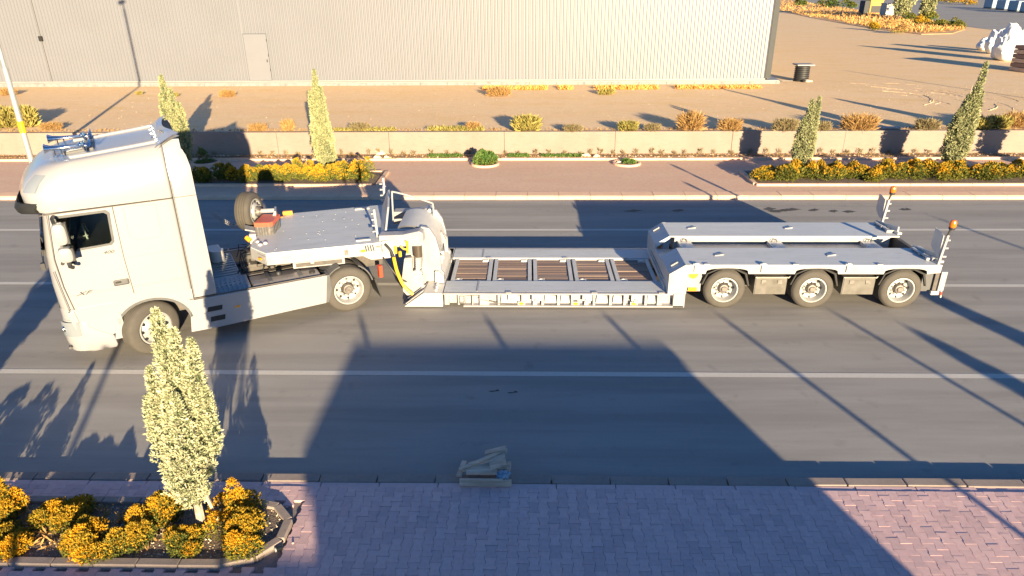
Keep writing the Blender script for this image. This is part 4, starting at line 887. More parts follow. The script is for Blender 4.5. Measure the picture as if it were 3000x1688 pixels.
# windscreen
q = MB(); rows = []
for z, xf, w_, b_ in ((1.98, 5.045, 1.10, .055), (2.3, 5.02, 1.12, .06), (2.80, 4.925, 1.10, .06)):
    rows.append([(xf+b_*(1-(k/8*2-1)**2)+.004, w_*(1-2*k/8), z) for k in range(9)])
q.grid(rows); q.build('windscreen', M['glass'], tk, smooth=True)
for y in (.9, .1, -.7):
    q = MB(); q.tube([(5.08, y, 1.93), (5.10, y-.35, 2.06)], .014, 6); q.box((5.06, y-.03, 1.86), (5.12, y+.05, 1.98)); q.build('wiper', M['rubber'], tk)
for s in (1, -1):
    # side window, seams, handle
    yo = 1.2475*s
    q = MB(); wpts = [(4.74, 2.16), (4.72, 2.80), (4.68, 2.84), (3.96, 2.84), (3.91, 2.79), (3.94, 2.27), (3.99, 2.22), (4.52, 2.20), (4.64, 2.02), (4.74, 2.04)]
    q.prism(wpts, yo-.004*s, yo+.004*s, axis='y'); wf = q.build('side_window', M['plast'], tk); q2 = MB(); q2.prism(WIN, -1.6, 1.6, axis='y'); cut(wf, q2.build('cutter', M['dark'], tk))
    q = MB(); ip = [(4.70, 2.18), (4.69, 2.78), (4.66, 2.80), (4.00, 2.80), (3.95, 2.76), (3.975, 2.30), (4.02, 2.255), (4.50, 2.24), (4.60, 2.14)]
    q.prism(WIN, yo-.003*s, yo-.001*s, axis='y'); q.build('pane', thin_glass, wf)
    def seam(pts, wd=.012):
        q = MB()
        for a, b in zip(pts[:-1], pts[1:]): q.beam((a[0], yo+.001*s, a[1]), (b[0], yo+.001*s, b[1]), wd, .006, up=(0, 1, 0))
        q.build('panel_gap', M['seam'], tk)
    seam([(4.90, 2.88), (2.92, 2.89)], .014); seam([(3.85, 2.88), (3.86, 1.95), (3.84, 1.27)]); seam([(4.80, 2.87), (4.87, 2.1), (4.85, 1.6), (4.79, 1.16)])
    if s > 0:
        def line(pts):
            q = MB()
            for a, b in zip(pts[:-1], pts[1:]): q.beam((a[0], yo+.0005*s, a[1]), (b[0], yo+.0005*s, b[1]), .006, .003, up=(0, 1, 0))
            q.build('pressed_line', M['flash'], tk)
        line([(3.70, 2.83), (3.70, 2.32), (3.62, 2.24), (3.26, 2.24), (3.20, 2.32), (3.20, 2.83), (3.62, 2.85), (3.70, 2.83)]); line([(3.84, 1.95), (2.99, 1.95)]); line([(3.84, 1.40), (2.93, 1.40)]); line([(4.78, 1.42), (3.86, 1.42)]); line([(3.0, 2.86), (2.99, 1.40)])
    q = MB(); q.box((3.87, yo-.005*s, 1.47), (4.11, yo+.012*s, 1.575)); hd = q.build('door_handle', M['plast'], tk, bevel=.02)
    q = MB(); q.box((3.99, yo+.012*s, 1.515), (4.08, yo+.02*s, 1.55)); q.build('grip', M['dark'], hd)
    # mirrors
    q = MB(); q.tube([(4.72, 1.25*s, 2.84), (4.72, 1.45*s, 2.86), (4.70, 1.55*s, 2.80)], .028, 8); q.tube([(4.72, 1.25*s, 2.12), (4.74, 1.5*s, 2.10)], .03, 8); q.box((4.58, 1.25*s, 2.02), (4.70, 1.34*s, 2.12)); q.build('mirror_arm', M['rubber'], tk, smooth=True)
    for (z0, z1, x0, x1) in ((2.43, 2.80, 4.56, 4.76), (2.13, 2.39, 4.55, 4.76)):
        q = MB(); zc, xc = (z0+z1)/2, (x0+x1)/2; hz, hx = (z1-z0)/2, (x1-x0)/2; rows = []
        for k, (sc_, xx) in enumerate(((.82, .10), (1.0, .03), (1.0, -.04))):
            pass
        N = 20; rows = []
        for yy_, sc_ in ((1.44, .94), (1.47, 1.0), (1.56, 1.0), (1.60, .93), (1.615, .75), (1.62, .3)):
            rows.append([(xc+hx*sc_*math.copysign(abs(math.cos(a))**.6, math.cos(a)), yy_*s, zc+hz*sc_*math.copysign(abs(math.sin(a))**.6, math.sin(a))) for a in [2*PI*k/N for k in range(N)]])
        q.grid(rows, close=True); q.f.append(list(range(5*N, 6*N))); q.mi.append(0); mr = q.build('mirror', PT, tk, smooth=True)
        q = MB(); q.box((x0-.015, 1.43*s, z0+.02), (x0+.03, 1.60*s, z1-.02)); q.build('mirror_glass', M['rubber'], mr)
    q = MB(); q.tube([(4.65, 1.50*s, 2.12), (4.64, 1.53*s, 2.04), (4.60, 1.58*s, 2.04)], .035, 8); q.build('kerb_mirror', M['rubber'], tk, smooth=True)
q = MB(); q.box((4.4, 1.2, 2.9), (4.41, 1.2, 2.9))
# roof: rounded high roof, rising slightly to the rear
q = MB()
rings = [ring(2.905, 5.00, 2.90, 1.24, .34, .06, crown=.06), ring(3.02, 5.10, 2.90, 1.25, .40, .06, crown=.06), ring(3.2, 5.12, 2.90, 1.25, .46, .06, tilt=.0, crown=.06), ring(3.38, 5.03, 2.90, 1.225, .50, .06, tilt=.02, crown=.05),
         ring(3.52, 4.90, 2.90, 1.17, .50, .06, tilt=.05, crown=.04), ring(3.60, 4.78, 2.90, 1.10, .48, .06, tilt=.085, crown=.03), ring(3.640, 4.66, 2.91, 1.04, .44, .05, tilt=.095, crown=.02), ring(3.652, 4.56, 2.92, 1.0, .40, .05, tilt=.10, crown=0.02), ring(3.654, 4.50, 2.94, .96, .38, .05, tilt=.10, crown=0.01), ring(3.655, 4.40, 2.98, .85, .33, .05, tilt=.10, crown=0.01)]
q.grid(rings, close=True); n_ = len(rings[0]); b0 = n_*(len(rings)-1); q.f.append([b0+i for i in range(n_)]); q.mi.append(0)
roof = q.build('roof', PT, tk, smooth=True)
# roof channel: raised rails and hatch
for s in (1, -1):
    q = MB(); q.tube([(4.30, .78*s, 3.675), (4.0, .80*s, 3.70), (3.3, .82*s, 3.77), (2.98, .84*s, 3.81)], .04, 8); q.build('roof_rail', PT, tk, smooth=True)
zt = lambda x: 3.655 + .10*(4.40-x)
q = MB(); q.add([(4.42, -.42, zt(4.42)+.0), (3.95, -.42, zt(3.95)), (3.95, .36, zt(3.95)), (4.42, .36, zt(4.42)), (4.42, -.42, zt(4.42)+.035), (3.95, -.42, zt(3.95)+.035), (3.95, .36, zt(3.95)+.035), (4.42, .36, zt(4.42)+.035)], [(4, 5, 6, 7), (0, 4, 7, 3), (0, 1, 5, 4), (1, 2, 6, 5), (2, 3, 7, 6)])
hf = q.build('roof_hatch', M['plast'], tk, bevel=.01)
q = MB(); q.add([(4.39, -.38, zt(4.39)+.036), (4.0, -.38, zt(4.0)+.036), (4.0, .32, zt(4.0)+.036), (4.39, .32, zt(4.39)+.036), (4.39, -.38, zt(4.39)+.05), (4.0, -.38, zt(4.0)+.05), (4.0, .32, zt(4.0)+.05), (4.39, .32, zt(4.39)+.05)], [(4, 5, 6, 7), (0, 4, 7, 3), (0, 1, 5, 4), (1, 2, 6, 5), (2, 3, 7, 6)]); q.build('hatch_pane', mat('hatchpane', (.22, .225, .235), .25), hf)
# spoiler between fairing tops
def spoil(y, x): return zt(x) + .0
q = MB(); rows = []
for x, dz in ((3.02, .01), (2.95, .05), (2.82, .11), (2.70, .155), (2.60, .17)):
    r_ = []
    for k in range(13):
        y = 1.12*(1-2*k/12); cut = 0
        edge = abs(y)/1.12
        xx = x - (.0) + (.20*(1-edge**2) if x < 2.75 else 0)
        r_.append((xx, y, zt(xx)+dz*(.8+.3*edge) - .16*max(0, edge-.72)**1.0))
    rows.append(r_)
q.grid(rows); q.grid([[(a, b, c-.05) for a, b, c in r_] for r_ in rows]); q.build('roof_spoiler', PT, tk, smooth=True)
for k in range(4):
    y = -.6+.4*k; q = MB(); q.box((2.96, y-.03, zt(2.96)+.045), (3.03, y+.03, zt(3.0)+.075)); q.build('spoiler_stud', M['chrome'], tk, bevel=.006)
# side fairings behind the cab
for s in (1, -1):
    rows = []
    for z in (.98, 1.4, 2.0, 2.6, 2.9, 3.2, 3.4, 3.58, 3.70, 3.80, 3.87):
        ins = 0 if z < 3.2 else (z-3.2)**1.6*.36
        xr_ = 2.50 + .012*(z-.98) + (0 if z < 3.5 else (z-3.5)*.35)
        rows.append([(2.895, (1.243-ins)*s, min(z, 3.80)), (2.78, (1.249-ins)*s, z), (2.62, (1.246-ins)*s, z), (xr_, (1.232-ins)*s, z)])
    inner = [[(a, b-.035*s, c) for a, b, c in r_] for r_ in rows]
    q = MB(); q.grid(rows); q.grid(inner)
    q.grid([[r_[-1] for r_ in rows], [r_[-1] for r_ in inner]]); q.grid([rows[-1], inner[-1]]); q.grid([rows[0], inner[0]])
    q.build('side_fairing', PT, tk, smooth=True)
    q = MB(); q.beam((2.885, 1.25*s, 1.0), (2.885, 1.252*s, 3.2), .009, .006, up=(0, 1, 0)); q.beam((2.885, 1.25*s, 2.90), (2.53, 1.25*s, 2.90), .009, .006, up=(0, 1, 0)); q.build('panel_gap', M['seam'], tk)
    q = MB(); q.lathe([(.012, -.01), (.012, .01)], c=(2.56, 1.12*s, 3.6), axis='y', n=8); q.build('rivet', M['dark'], tk)
q = MB(); q.box((2.72, -1.18, 1.0), (2.885, 1.18, 3.55)); q.build('cab_back', PT, tk)
# sun visor, roof lamps
q = MB(); rows = []
for z, xo in ((3.07, .10), (2.98, .16), (2.90, .13), (2.89, .02)):
    r_ = []
    for k in range(17):
        a = math.radians(78 - 156*k/16); rr2 = 1.0
        t_ = k/16; y = 1.20*(1-2*t_); e = abs(y)/1.20; x = 5.06 + .06*(1-e**2) - .34*max(0, e-.78)/.22*max(0, e-.78)/.22*.8
        r_.append((x+xo, y*1.0, z))
    rows.append(r_)
q.grid(rows); q.grid([[(a-.02, b, c) for a, b, c in r_] for r_ in rows]); q.build('sun_visor', M['dark'], tk, smooth=True)
for s in (1, -1):
    rows = []
    for i, z in enumerate((3.24, 3.30, 3.38, 3.46, 3.50)):
        r_ = []
        for k in range(7):
            a = math.radians(60 - (32 - i*2)*k/6)
            x0, w0, rf = {3.24: (5.105, 1.25, .47), 3.30: (5.075, 1.245, .48), 3.38: (5.03, 1.225, .50), 3.46: (4.95, 1.20, .50), 3.50: (4.915, 1.18, .50)}[z]
            r_.append((x0-rf+(rf+.012)*math.cos(a), (w0-rf+(rf+.012)*math.sin(a))*s, z+.0))
        rows.append(r_)
    q = MB(); q.grid(rows); q.build('roof_lamp', M['lens'], tk, smooth=True)
# chrome air horns
for (yh) in (.52, -.42):
    hr = empty('air_horn', (0, 0, 0), 0, tk)
    for j, (dy, L) in enumerate(((0, .62), (-.11, .54))):
        y = yh+dy; z0 = zt(4.3)+.14
        q = MB(); prof = [(.075, 0), (.055, .03), (.034, .09), (.022, .2), (.016, L*.9), (.03, L*.93), (.05, L*.96), (.05, L), (.015, L+.01)]
        q.lathe([(r, -h) for r, h in prof], c=(4.66, y, z0), axis='x', n=14); q.build('trumpet', M['chrome'], hr, smooth=True)
    q = MB(); q.lathe([(.09, -.01), (.10, .0), (.06, .02), (.02, .05)], c=(4.08, yh+.0, z0), axis='x', n=16); q.build('diaphragm', M['chrome'], hr, smooth=True)
    q = MB(); q.add([(4.04, yh-.02, z0), (3.98, yh-.06, z0+.12), (3.97, yh-.02, z0+.13), (3.96, yh+.04, z0)], [(0, 1, 2, 3)]); q.build('bird_fin', M['chrome'], hr)
    q = MB()
    for x in (4.52, 4.42, 4.06): q.tube([(x, yh, z0-.15), (x, yh, z0-.01)], .012, 6); q.lathe([(.03, z0-.15), (.03, z0-.13)], c=(x, yh, 0), n=8)
    q.build('horn_bracket', M['chrome'], hr, smooth=True)
# chassis, catwalk, tank, skirt
q = MB(); q.box((-1.0, .32, .62), (4.3, .45, .92)); q.box((-1.0, -.45, .62), (4.3, -.32, .92)); q.box((.9, -.3, .70), (2.6, .3, .86)); q.build('chassis_rail', M['chassis'], tk, bevel=.008)
q = MB(); q.box((1.95, -1.0, .93), (2.50, 1.0, .96)); q.build('catwalk', M['treadplate'], tk)
q = MB()
for k in range(14): q.box((1.97, -.95+.14*k, .961), (2.48, -.90+.14*k, .975))
tag(q.build('catwalk_ribs', M['treadplate'], tk), kind='stuff')
q = MB(); q.prism([(1.02, .42), (1.20, .50), (1.20, .80), (1.17, .93), (1.0, .96), (.50, .98), (.46, .5)], 1.86, 2.50, axis='x'); q.build('step_locker', M['treadplate'], tk, bevel=.02)
q = MB()
for k in range(7): q.prism([(1.20, .5), (1.21, .8), (1.175, .945), (1.0, .972), (.55, .99), (.55, .98), (1.0, .95)], 1.89+k*.085, 1.93+k*.085, axis='x')
tag(q.build('locker_ribs', M['treadplate'], tk), kind='stuff')
q = MB(); q.prism([(1.20, .40), (1.235, .62), (1.20, .88), (1.10, .955), (.90, .965), (.55, .93), (.50, .5)], .52, 1.83, axis='x'); q.build('fuel_tank', M['tank'], tk, bevel=.035)
for x in (1.45, .86):
    q = MB(); q.prism([(1.215, .45), (1.245, .62), (1.21, .895), (1.105, .972), (.90, .98), (.52, .945), (.52, .93), (.90, .96), (1.10, .95), (1.19, .88)], x, x+.07, axis='x'); q.build('tank_strap', M['plast'], tk)
q = MB(); q.lathe([(.055, .95), (.06, .99), (.045, 1.02)], c=(1.28, .80, 0), n=12); q.build('filler_cap', M['rubber'], tk, smooth=True)
q = MB(); q.lathe([(.06, .90), (.06, .985)], c=(.66, 1.02, 0), n=16); q.build('filler_cap', M['dark'], tk, smooth=True)
sk = [(2.98, .93), (3.06, .30), (2.6, .29), (1.6, .31), (.50, .33), (.42, .92)]
for s in (1, -1):
    q = MB(); q.prism(sk, 1.222*s, 1.25*s, axis='y'); q.build('side_skirt', PT, tk, bevel=.006)
    q = MB(); q.prism([(.42, .92), (.50, .33), (.44, .32), (.34, .60), (.36, .92)], .95*s, 1.235*s, axis='y'); q.build('skirt_end', M['plast'], tk, bevel=.01)
    for (z0, z1, dx) in ((.64, .735, 0), (.43, .53, -.02)):
        q = MB(); q.prism([(2.46+dx, z0), (2.72+dx, z0), (2.70+dx, z1), (2.44+dx, z1)], 1.249*s, 1.254*s, axis='y'); q.build('skirt_vent', M['dark'], tk)
    q = MB(); q.box((2.13, 1.25*s, .62), (2.23, 1.262*s, .66)); q.build('side_marker', M['amber'], tk, bevel=.004)
    q = MB(); q.beam((2.98, 1.24*s, .955), (.45, 1.24*s, .945), .015, .02); q.build('skirt_lip', M['seam'], tk)
q = MB(); q.tube([(2.25, -.55, .98), (2.25, -.55, 1.22)], .14, 16); q.build('air_filter', M['silver'], tk, smooth=True)
q = MB(); q.box((2.15, -1.0, 1.0), (2.45, -.6, 1.2)); q.build('battery_cover', M['silver'], tk, bevel=.04)
# fifth wheel, hoses
q = MB(); q.prism([(-.45, .42), (.35, .42), (.45, .2), (.45, -.2), (.35, -.42), (-.45, -.42), (-.5, -.15), (-.15, 0), (-.5, .15)], 1.02, 1.08); q.box((-.3, -.4, .92), (.3, .4, 1.02)); q.build('fifth_wheel', M['chassis'], tk, bevel=.006)
q = MB(); r3 = random.Random(4)
for k in range(12):
    a = Vector((r3.uniform(1.0, 1.9), r3.uniform(-.5, .4), .92)); b = a+Vector((r3.uniform(-.4, .3), r3.uniform(-.3, .3), r3.uniform(.02, .3))); q.tube([a, (a+b)/2+Vector((0, 0, .12)), b], .015, 6)
q.build('air_lines', M['rubber'], tk, smooth=True)
q = MB()
for k in range(8): q.box((.9+r3.uniform(0, .8), -.3+r3.uniform(0, .5), .86), (1.0+r3.uniform(0, .9), -.25+r3.uniform(0, .55), .93+r3.uniform(0, .08)))
q.build('valve_block', M['chassis'], tk, bevel=.005)
# mudguards over rear wheels
for s in (1, -1):
    for a0, a1, nm in ((12, 62, 'rear_mudguard'), (105, 168, 'front_mudguard')):
        q = MB(); pa = [(-.54*math.cos(math.radians(a)), .50+.56*math.sin(math.radians(a))) for a in [a0+(a1-a0)*k/8 for k in range(9)]]
        pb = [(-.515*math.cos(math.radians(a)), .50+.535*math.sin(math.radians(a))) for a in [a0+(a1-a0)*k/8 for k in range(9)]]
        y0, y1 = .58*s, 1.20*s
        q.prism(pa+pb[::-1], min(y0, y1), max(y0, y1), axis='y'); q.build(nm, M['plast'], tk, smooth=False)
    q = MB(); q.prism([(-.56, .62), (-.60, .60), (-.70, .18), (-.67, .17)], .62*s, 1.18*s, axis='y'); q.build('mud_flap', M['rubber'], tk)
    q = MB(); q.box((-.80, .93*s, .56), (-.72, 1.05*s, .82)); q.build('tail_lamp', M['red'], tk, bevel=.012)
    wheel(.98, .29, .30, tk, (0, 1.215*s, .49), 0, side=s, style='dish')
    wheel(.98, .29, .30, tk, (0, .88*s, .49), 0, side=s, style='dish')
q = MB(); q.tube([(0, -.6, .49), (0, .6, .49)], .11, 12); q.lathe([(.2, -.1), (.24, 0), (.2, .1)], c=(0, 0, .49), axis='y', n=16); q.build('axle', M['chassis'], tk, smooth=True)
ST = math.radians(30)
wheel(1.02, .32, .30, tk, (3.63, 1.21, .51), ST, side=1, style='front'); wheel(1.02, .32, .30, tk, (3.63, -1.21, .51), ST, side=-1, style='front')
q = MB(); q.tube([(3.60, -1.0, .49), (3.60, 1.0, .49)], .08, 10); q.build('front_axle', M['chassis'], tk, smooth=True)
# lettering
def text(body, size, loc, rot, m_, parent, ext=.004, sx=1.0, shear=0.0, name='lettering'):
    cu = bpy.data.curves.new(name, 'FONT'); cu.body = body; cu.size = size; cu.extrude = ext; cu.shear = shear; cu.align_x = 'CENTER'; cu.align_y = 'CENTER'
    o = bpy.data.objects.new(name, cu); col.objects.link(o); o.parent = parent; o.location = loc; o.rotation_euler = rot; o.scale = (sx, 1, 1); cu.materials.append(m_)
    bpy.context.view_layer.update(); me = bpy.data.meshes.new_from_object(o.evaluated_get(bpy.context.evaluated_depsgraph_get())); o2 = link(name, me, parent); o2.location = loc; o2.rotation_euler = rot; o2.scale = (sx, 1, 1); bpy.data.objects.remove(o); return o2
for s, rz in ((1, PI), (-1, 0)):
    text('XF', .095, (4.60, 1.249*s, 1.435), (PI/2, 0, rz), M['trim'], tk, sx=1.9, shear=.5)
    text('400', .075, (4.07, 1.249*s, 2.10), (PI/2, 0, rz), M['trim'], tk, sx=1.5, shear=.3)

# ------------------------------------------------------------------ conifers
def conifer(loc, flames, n, size, mats, label, seed, k=5, trunk_h=.5, trunk_r=.05, group=None, stake=False, wid=.30, name='conifer_tree'):
    t = empty(name, loc); tag(t, label, 'tree', group)
    rg = np.random.default_rng(seed); P, D, MI, RV = [], [], [], []
    vol = np.array([(f[3]-f[2])*f[4] for f in flames]); cnt = (n*vol/vol.sum()).astype(int)
    for (fx, fy, z0, z1, r, lx, ly), c in zip(flames, cnt):
        u = rg.random(c)**.92; th = rg.uniform(0, 2*PI, c); rad = r*np.minimum(1, (.45+2.2*u))*(1-u**2.6)**.75
        lump = 1+.20*np.sin(th*3+u*11+fx*9)+.14*np.sin(th*5-u*17+fy*7)+rg.normal(0, .06, c)
        q_ = rg.random(c)**.35; rr_ = rad*lump*q_
        x = fx+lx*u+rr_*np.cos(th); y = fy+ly*u+rr_*np.sin(th); z = z0+(z1-z0)*u
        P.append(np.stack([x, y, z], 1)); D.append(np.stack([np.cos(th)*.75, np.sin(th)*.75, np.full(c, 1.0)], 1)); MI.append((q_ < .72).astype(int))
        RV.append(np.clip(.5+.35*np.sin(th*4+u*23)+rg.normal(0, .15, c), 0, 1))
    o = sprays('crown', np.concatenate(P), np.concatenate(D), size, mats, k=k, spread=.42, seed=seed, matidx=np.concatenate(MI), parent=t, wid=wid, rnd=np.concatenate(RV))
    top = max(f[3] for f in flames)*.8; f0 = flames[0]
    q = MB(); q.tube([(0, 0, -.05), (.01, 0, trunk_h), (f0[0]*.5+f0[5]*.3, f0[1]*.5, top*.5), (f0[0]+f0[5]*.7, f0[1]+f0[6]*.7, top)], [trunk_r*1.15, trunk_r, trunk_r*.6, .012], 8); q.build('trunk', M['bark'], t, smooth=True)
    if stake:
        q = MB(); q.beam((.22, .06, 0), (.02, .02, 1.0), .035); q.build('stake', M['stake'], t)
    return t
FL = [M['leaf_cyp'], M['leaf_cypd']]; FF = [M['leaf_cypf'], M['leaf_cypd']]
# (x, y, z0, z1, radius, lean x, lean y)
fg = [(-.02, 0, .42, 1.5, .22, .0, 0), (-.15, .02, .75, 2.08, .19, -.02, 0), (-.17, 0, 1.5, 2.32, .08, 0, 0), (.17, .02, .85, 2.3, .20, .06, 0), (.30, 0, 1.4, 2.68, .10, .06, 0), (.04, 0, .8, 2.25, .22, .02, 0),
      (.03, -.13, .6, 1.9, .20, .03, 0), (.03, .13, .7, 2.1, .22, .02, 0), (.05, 0, 1.8, 2.75, .12, .02, 0), (.05, 0, 2.2, 3.04, .10, .0, 0), (.15, 0, 2.1, 2.80, .07, .05, 0), (-.28, 0, 1.2, 1.95, .08, 0, 0), (.40, -.03, 1.2, 2.1, .08, .02, 0), (.14, -.2, 1.0, 2.1, .11, .03, 0)]
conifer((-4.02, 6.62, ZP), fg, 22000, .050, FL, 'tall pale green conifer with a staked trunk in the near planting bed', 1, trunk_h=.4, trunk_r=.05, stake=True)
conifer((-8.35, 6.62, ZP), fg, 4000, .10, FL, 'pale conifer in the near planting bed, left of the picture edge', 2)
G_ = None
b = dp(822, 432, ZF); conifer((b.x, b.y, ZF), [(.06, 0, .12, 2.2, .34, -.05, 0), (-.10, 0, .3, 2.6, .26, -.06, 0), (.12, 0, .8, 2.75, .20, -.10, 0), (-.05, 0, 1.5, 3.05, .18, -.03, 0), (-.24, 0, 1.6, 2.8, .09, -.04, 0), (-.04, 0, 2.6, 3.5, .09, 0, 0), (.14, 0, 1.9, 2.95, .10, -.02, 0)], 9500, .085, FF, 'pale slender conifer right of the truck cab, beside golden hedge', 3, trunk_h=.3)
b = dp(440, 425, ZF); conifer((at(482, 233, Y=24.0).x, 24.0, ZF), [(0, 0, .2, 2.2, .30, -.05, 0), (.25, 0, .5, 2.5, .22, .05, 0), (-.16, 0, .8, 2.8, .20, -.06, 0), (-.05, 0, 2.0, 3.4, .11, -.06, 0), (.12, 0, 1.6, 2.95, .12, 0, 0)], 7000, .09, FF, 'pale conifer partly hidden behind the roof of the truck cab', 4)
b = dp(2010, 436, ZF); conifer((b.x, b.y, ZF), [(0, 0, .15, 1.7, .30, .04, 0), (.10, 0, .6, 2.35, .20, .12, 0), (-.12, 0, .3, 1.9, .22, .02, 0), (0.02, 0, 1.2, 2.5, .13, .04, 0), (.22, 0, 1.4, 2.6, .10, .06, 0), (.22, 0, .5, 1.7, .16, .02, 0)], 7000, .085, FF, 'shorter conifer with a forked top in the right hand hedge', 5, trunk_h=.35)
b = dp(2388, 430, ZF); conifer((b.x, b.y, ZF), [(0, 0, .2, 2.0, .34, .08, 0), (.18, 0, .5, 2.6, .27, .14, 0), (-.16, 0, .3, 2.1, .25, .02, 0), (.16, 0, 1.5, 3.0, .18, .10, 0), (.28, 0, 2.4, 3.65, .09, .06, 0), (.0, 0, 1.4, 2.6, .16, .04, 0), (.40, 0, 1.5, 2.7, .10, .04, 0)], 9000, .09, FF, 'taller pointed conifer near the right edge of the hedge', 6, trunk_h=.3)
conifer((18.9, 23.5, ZF), [(0, 0, .2, 3.0, .40, .1, 0), (.12, 0, .4, 2.6, .3, .1, 0)], 2500, .15, FF, 'conifer in the hedge beyond the right picture edge', 7)
for (x, h, lab) in ((12.0, 2.35, 'small conifer behind the camera, nearer the gatehouse'), (13.75, 2.95, 'larger conifer behind the camera, farther right')):
    conifer((x, -1.0, ZP), [(0, 0, .2, h, .36, 0, 0), (.1, .05, .3, h*.8, .3, .05, 0)], 2200, .13, FF, lab, int(x*3))

# golden and green shrubs
def shrub(loc, r, h, n, size, mats, label, seed, cat='shrub', group=None, k=5, gold=.55, tall=0.0, name='shrub'):
    rg = np.random.default_rng(seed); P, D, MI = [], [], []
    nl = 9 if n > 500 else 6
    lobes = [(rg.uniform(-.62, .62)*r, rg.uniform(-.55, .55)*r, rg.uniform(.45, 1.0)*h, rg.uniform(.30, .48)*r) for _ in range(nl)]
    if tall: lobes[0] = (0, 0, h*(1+tall), r*.3)
    RV = []
    for (lx, ly, lh, lr) in lobes:
        c = n//nl; u = rg.random(c)**.7; th = rg.uniform(0, 2*PI, c); qq = rg.random(c)**.4
        rad = lr*qq*(.75+.6*np.sin(u*PI)*1)*(1-u**3)**.5; z = lh*(.04+.96*u)
        P.append(np.stack([lx+rad*np.cos(th), ly+rad*np.sin(th), z], 1)); D.append(np.stack([np.cos(th)*(.9-.5*u), np.sin(th)*(.9-.5*u), .35+.9*u], 1))
        tip = (u+.35*qq+rg.normal(0, .16, c)) > (1.25-gold)+rg.normal(0, .16); MI.append(np.where(tip, 0, 1)); RV.append(np.full(c, rg.uniform(.15, .85)))
    o = sprays(name, np.concatenate(P), np.concatenate(D), size, mats, k=k, spread=.5, seed=seed, matidx=np.concatenate(MI), wid=.34, rnd=np.concatenate(RV))
    o.location = loc; o.rotation_euler.z = 0
    return tag(o, label, cat, group)
GD = [M['leaf_gold'], M['leaf_olive']]; OG = [M['leaf_olive'], M['leaf_green']]
near = [((28, 1302), .24, .52, .25, 'golden shrub with a tall spike at the left picture edge'), ((150, 1306), .36, .26, 0, 'low wide golden shrub along the back edge of the near bed'),
        ((30, 1378), .30, .22, 0, 'golden shrub in the near left corner of the bed'), ((225, 1378), .30, .36, 0, 'golden shrub behind the front edging, left of two others'),
        ((330, 1378), .28, .34, 0, 'middle golden shrub along the front edging of the near bed'), ((405, 1318), .34, .46, 0, 'dense golden shrub directly left of the tall conifer'),
        ((605, 1322), .36, .50, .45, 'large golden shrub with a tall spike right of the tall conifer'), ((600, 1392), .28, .42, 0, 'dark green shrub with few golden tips at the right end of the bed'),
        ((470, 1376), .28, .26, 0, 'low mixed green and yellow shrub in front of the tall conifer')]
for i, ((x, y), r, h, tl, lab) in enumerate(near):
    c = dp(x, y, ZP+.03); dark = i in (7, 8)
    shrub((c.x, max(6.28, c.y), ZP+.02), r, h, 2900, .040, GD, lab, 40+i, gold=(.22 if dark else .50), tall=tl, name='golden_shrub', group='shrubs in the near planting bed')
for i, (x, r, lab) in enumerate([(-7.75, .35, 'golden shrub just outside the left picture edge'), (-7.1, .3, 'golden shrub outside the left picture edge, nearer the first conifer')]):
    shrub((x, 6.6, ZP+.02), r, .5, 900, .07, GD, lab, 60+i, name='golden_shrub', group='shrubs in the near planting bed')
def place_words(i, n): return ('first', 'second', 'third', 'fourth', 'fifth', 'sixth', 'seventh', 'eighth', 'ninth', 'tenth', 'eleventh', 'twelfth', 'thirteenth')[i]
x0 = dp(500, 465, ZF).x; xs = [x0 + .68*i for i in range(9)]
for i, x in enumerate(xs):
    if x > -5.3: continue
    g = .10 if i in (0, 1, 3) else .27
    shrub((x, 23.15+.25*(i % 2), ZF+.03), .50, .52+.12*((i*7) % 3)/2 + (.15 if i == 8 else 0), 1300, .078, GD, '%s shrub from the cab in the left hedge, %s' % (place_words(i, 9), 'dark green' if g < .5 else 'golden yellow'), 80+i, gold=g, name='hedge_shrub', group='shrubs of the left far hedge')
rx = random.Random(8)
x = 7.95; i = 0
while x < 21.5 and i < 13+8:
    g = rx.choice((.18, .28, .42)); h = .56 + rx.uniform(-.14, .12)
    if i < 13: shrub((x, 23.1+.5*rx.random(), ZF+.03), .52, h, 1400, .078, GD, '%s shrub from the left end of the right hand hedge, %s' % (place_words(i, 13), 'mostly golden' if g > .4 else 'half golden' if g > .25 else 'mostly green'), 120+i, gold=g, name='hedge_shrub', group='shrubs of the right far hedge')
    x += .74; i += 1

# tree rings in the pavement
def ring_of(c, lab, r=.42):
    q = MB(); q.lathe([(r, -.02), (r, .05), (r+.02, .07), (r+.09, .07), (r+.11, .05), (r+.11, -.02)], n=24, close=True); o = q.build('tree_ring', M['kerb_far'], None, smooth=False, loc=(c.x, c.y, ZF)); tag(o, lab, 'tree ring', 'round planting rings in the far pavement')
    q = MB(); q.lathe([(r-.002, 0), (r-.002, .03), (.05, .045)], n=20); s_ = q.build('soil', M['soil'], o)
c1, c2, c3 = dp(518, 410, ZF), dp(1220, 414, ZF), dp(1576, 412, ZF)
ring_of(c1, 'round planting ring in the shade of the truck cab'); ring_of(c2, 'round planting ring holding the bushy green plant'); ring_of(c3, 'round planting ring with a few low weeds')
shrub((c2.x, c2.y, ZF+.03), .42, .50, 800, .11, [M['leaf_green'], M['leaf_olive']], 'bushy bright green plant growing in a round planting ring', 201, gold=.8, cat='plant', name='green_bush')
shrub((c1.x, c1.y, ZF+.03), .30, .55, 120, .11, [M['leaf_green'], M['sprig']], 'thin leafy sapling in the ring shaded by the cab', 202, gold=.5, cat='plant', name='sapling', k=4)
shrub((c3.x+.05, c3.y, ZF+.03), .34, .12, 260, .08, [M['leaf_green'], M['leaf_olive']], 'low weeds in the right hand planting ring', 203, gold=.7, cat='weeds', name='low_weeds', k=4)
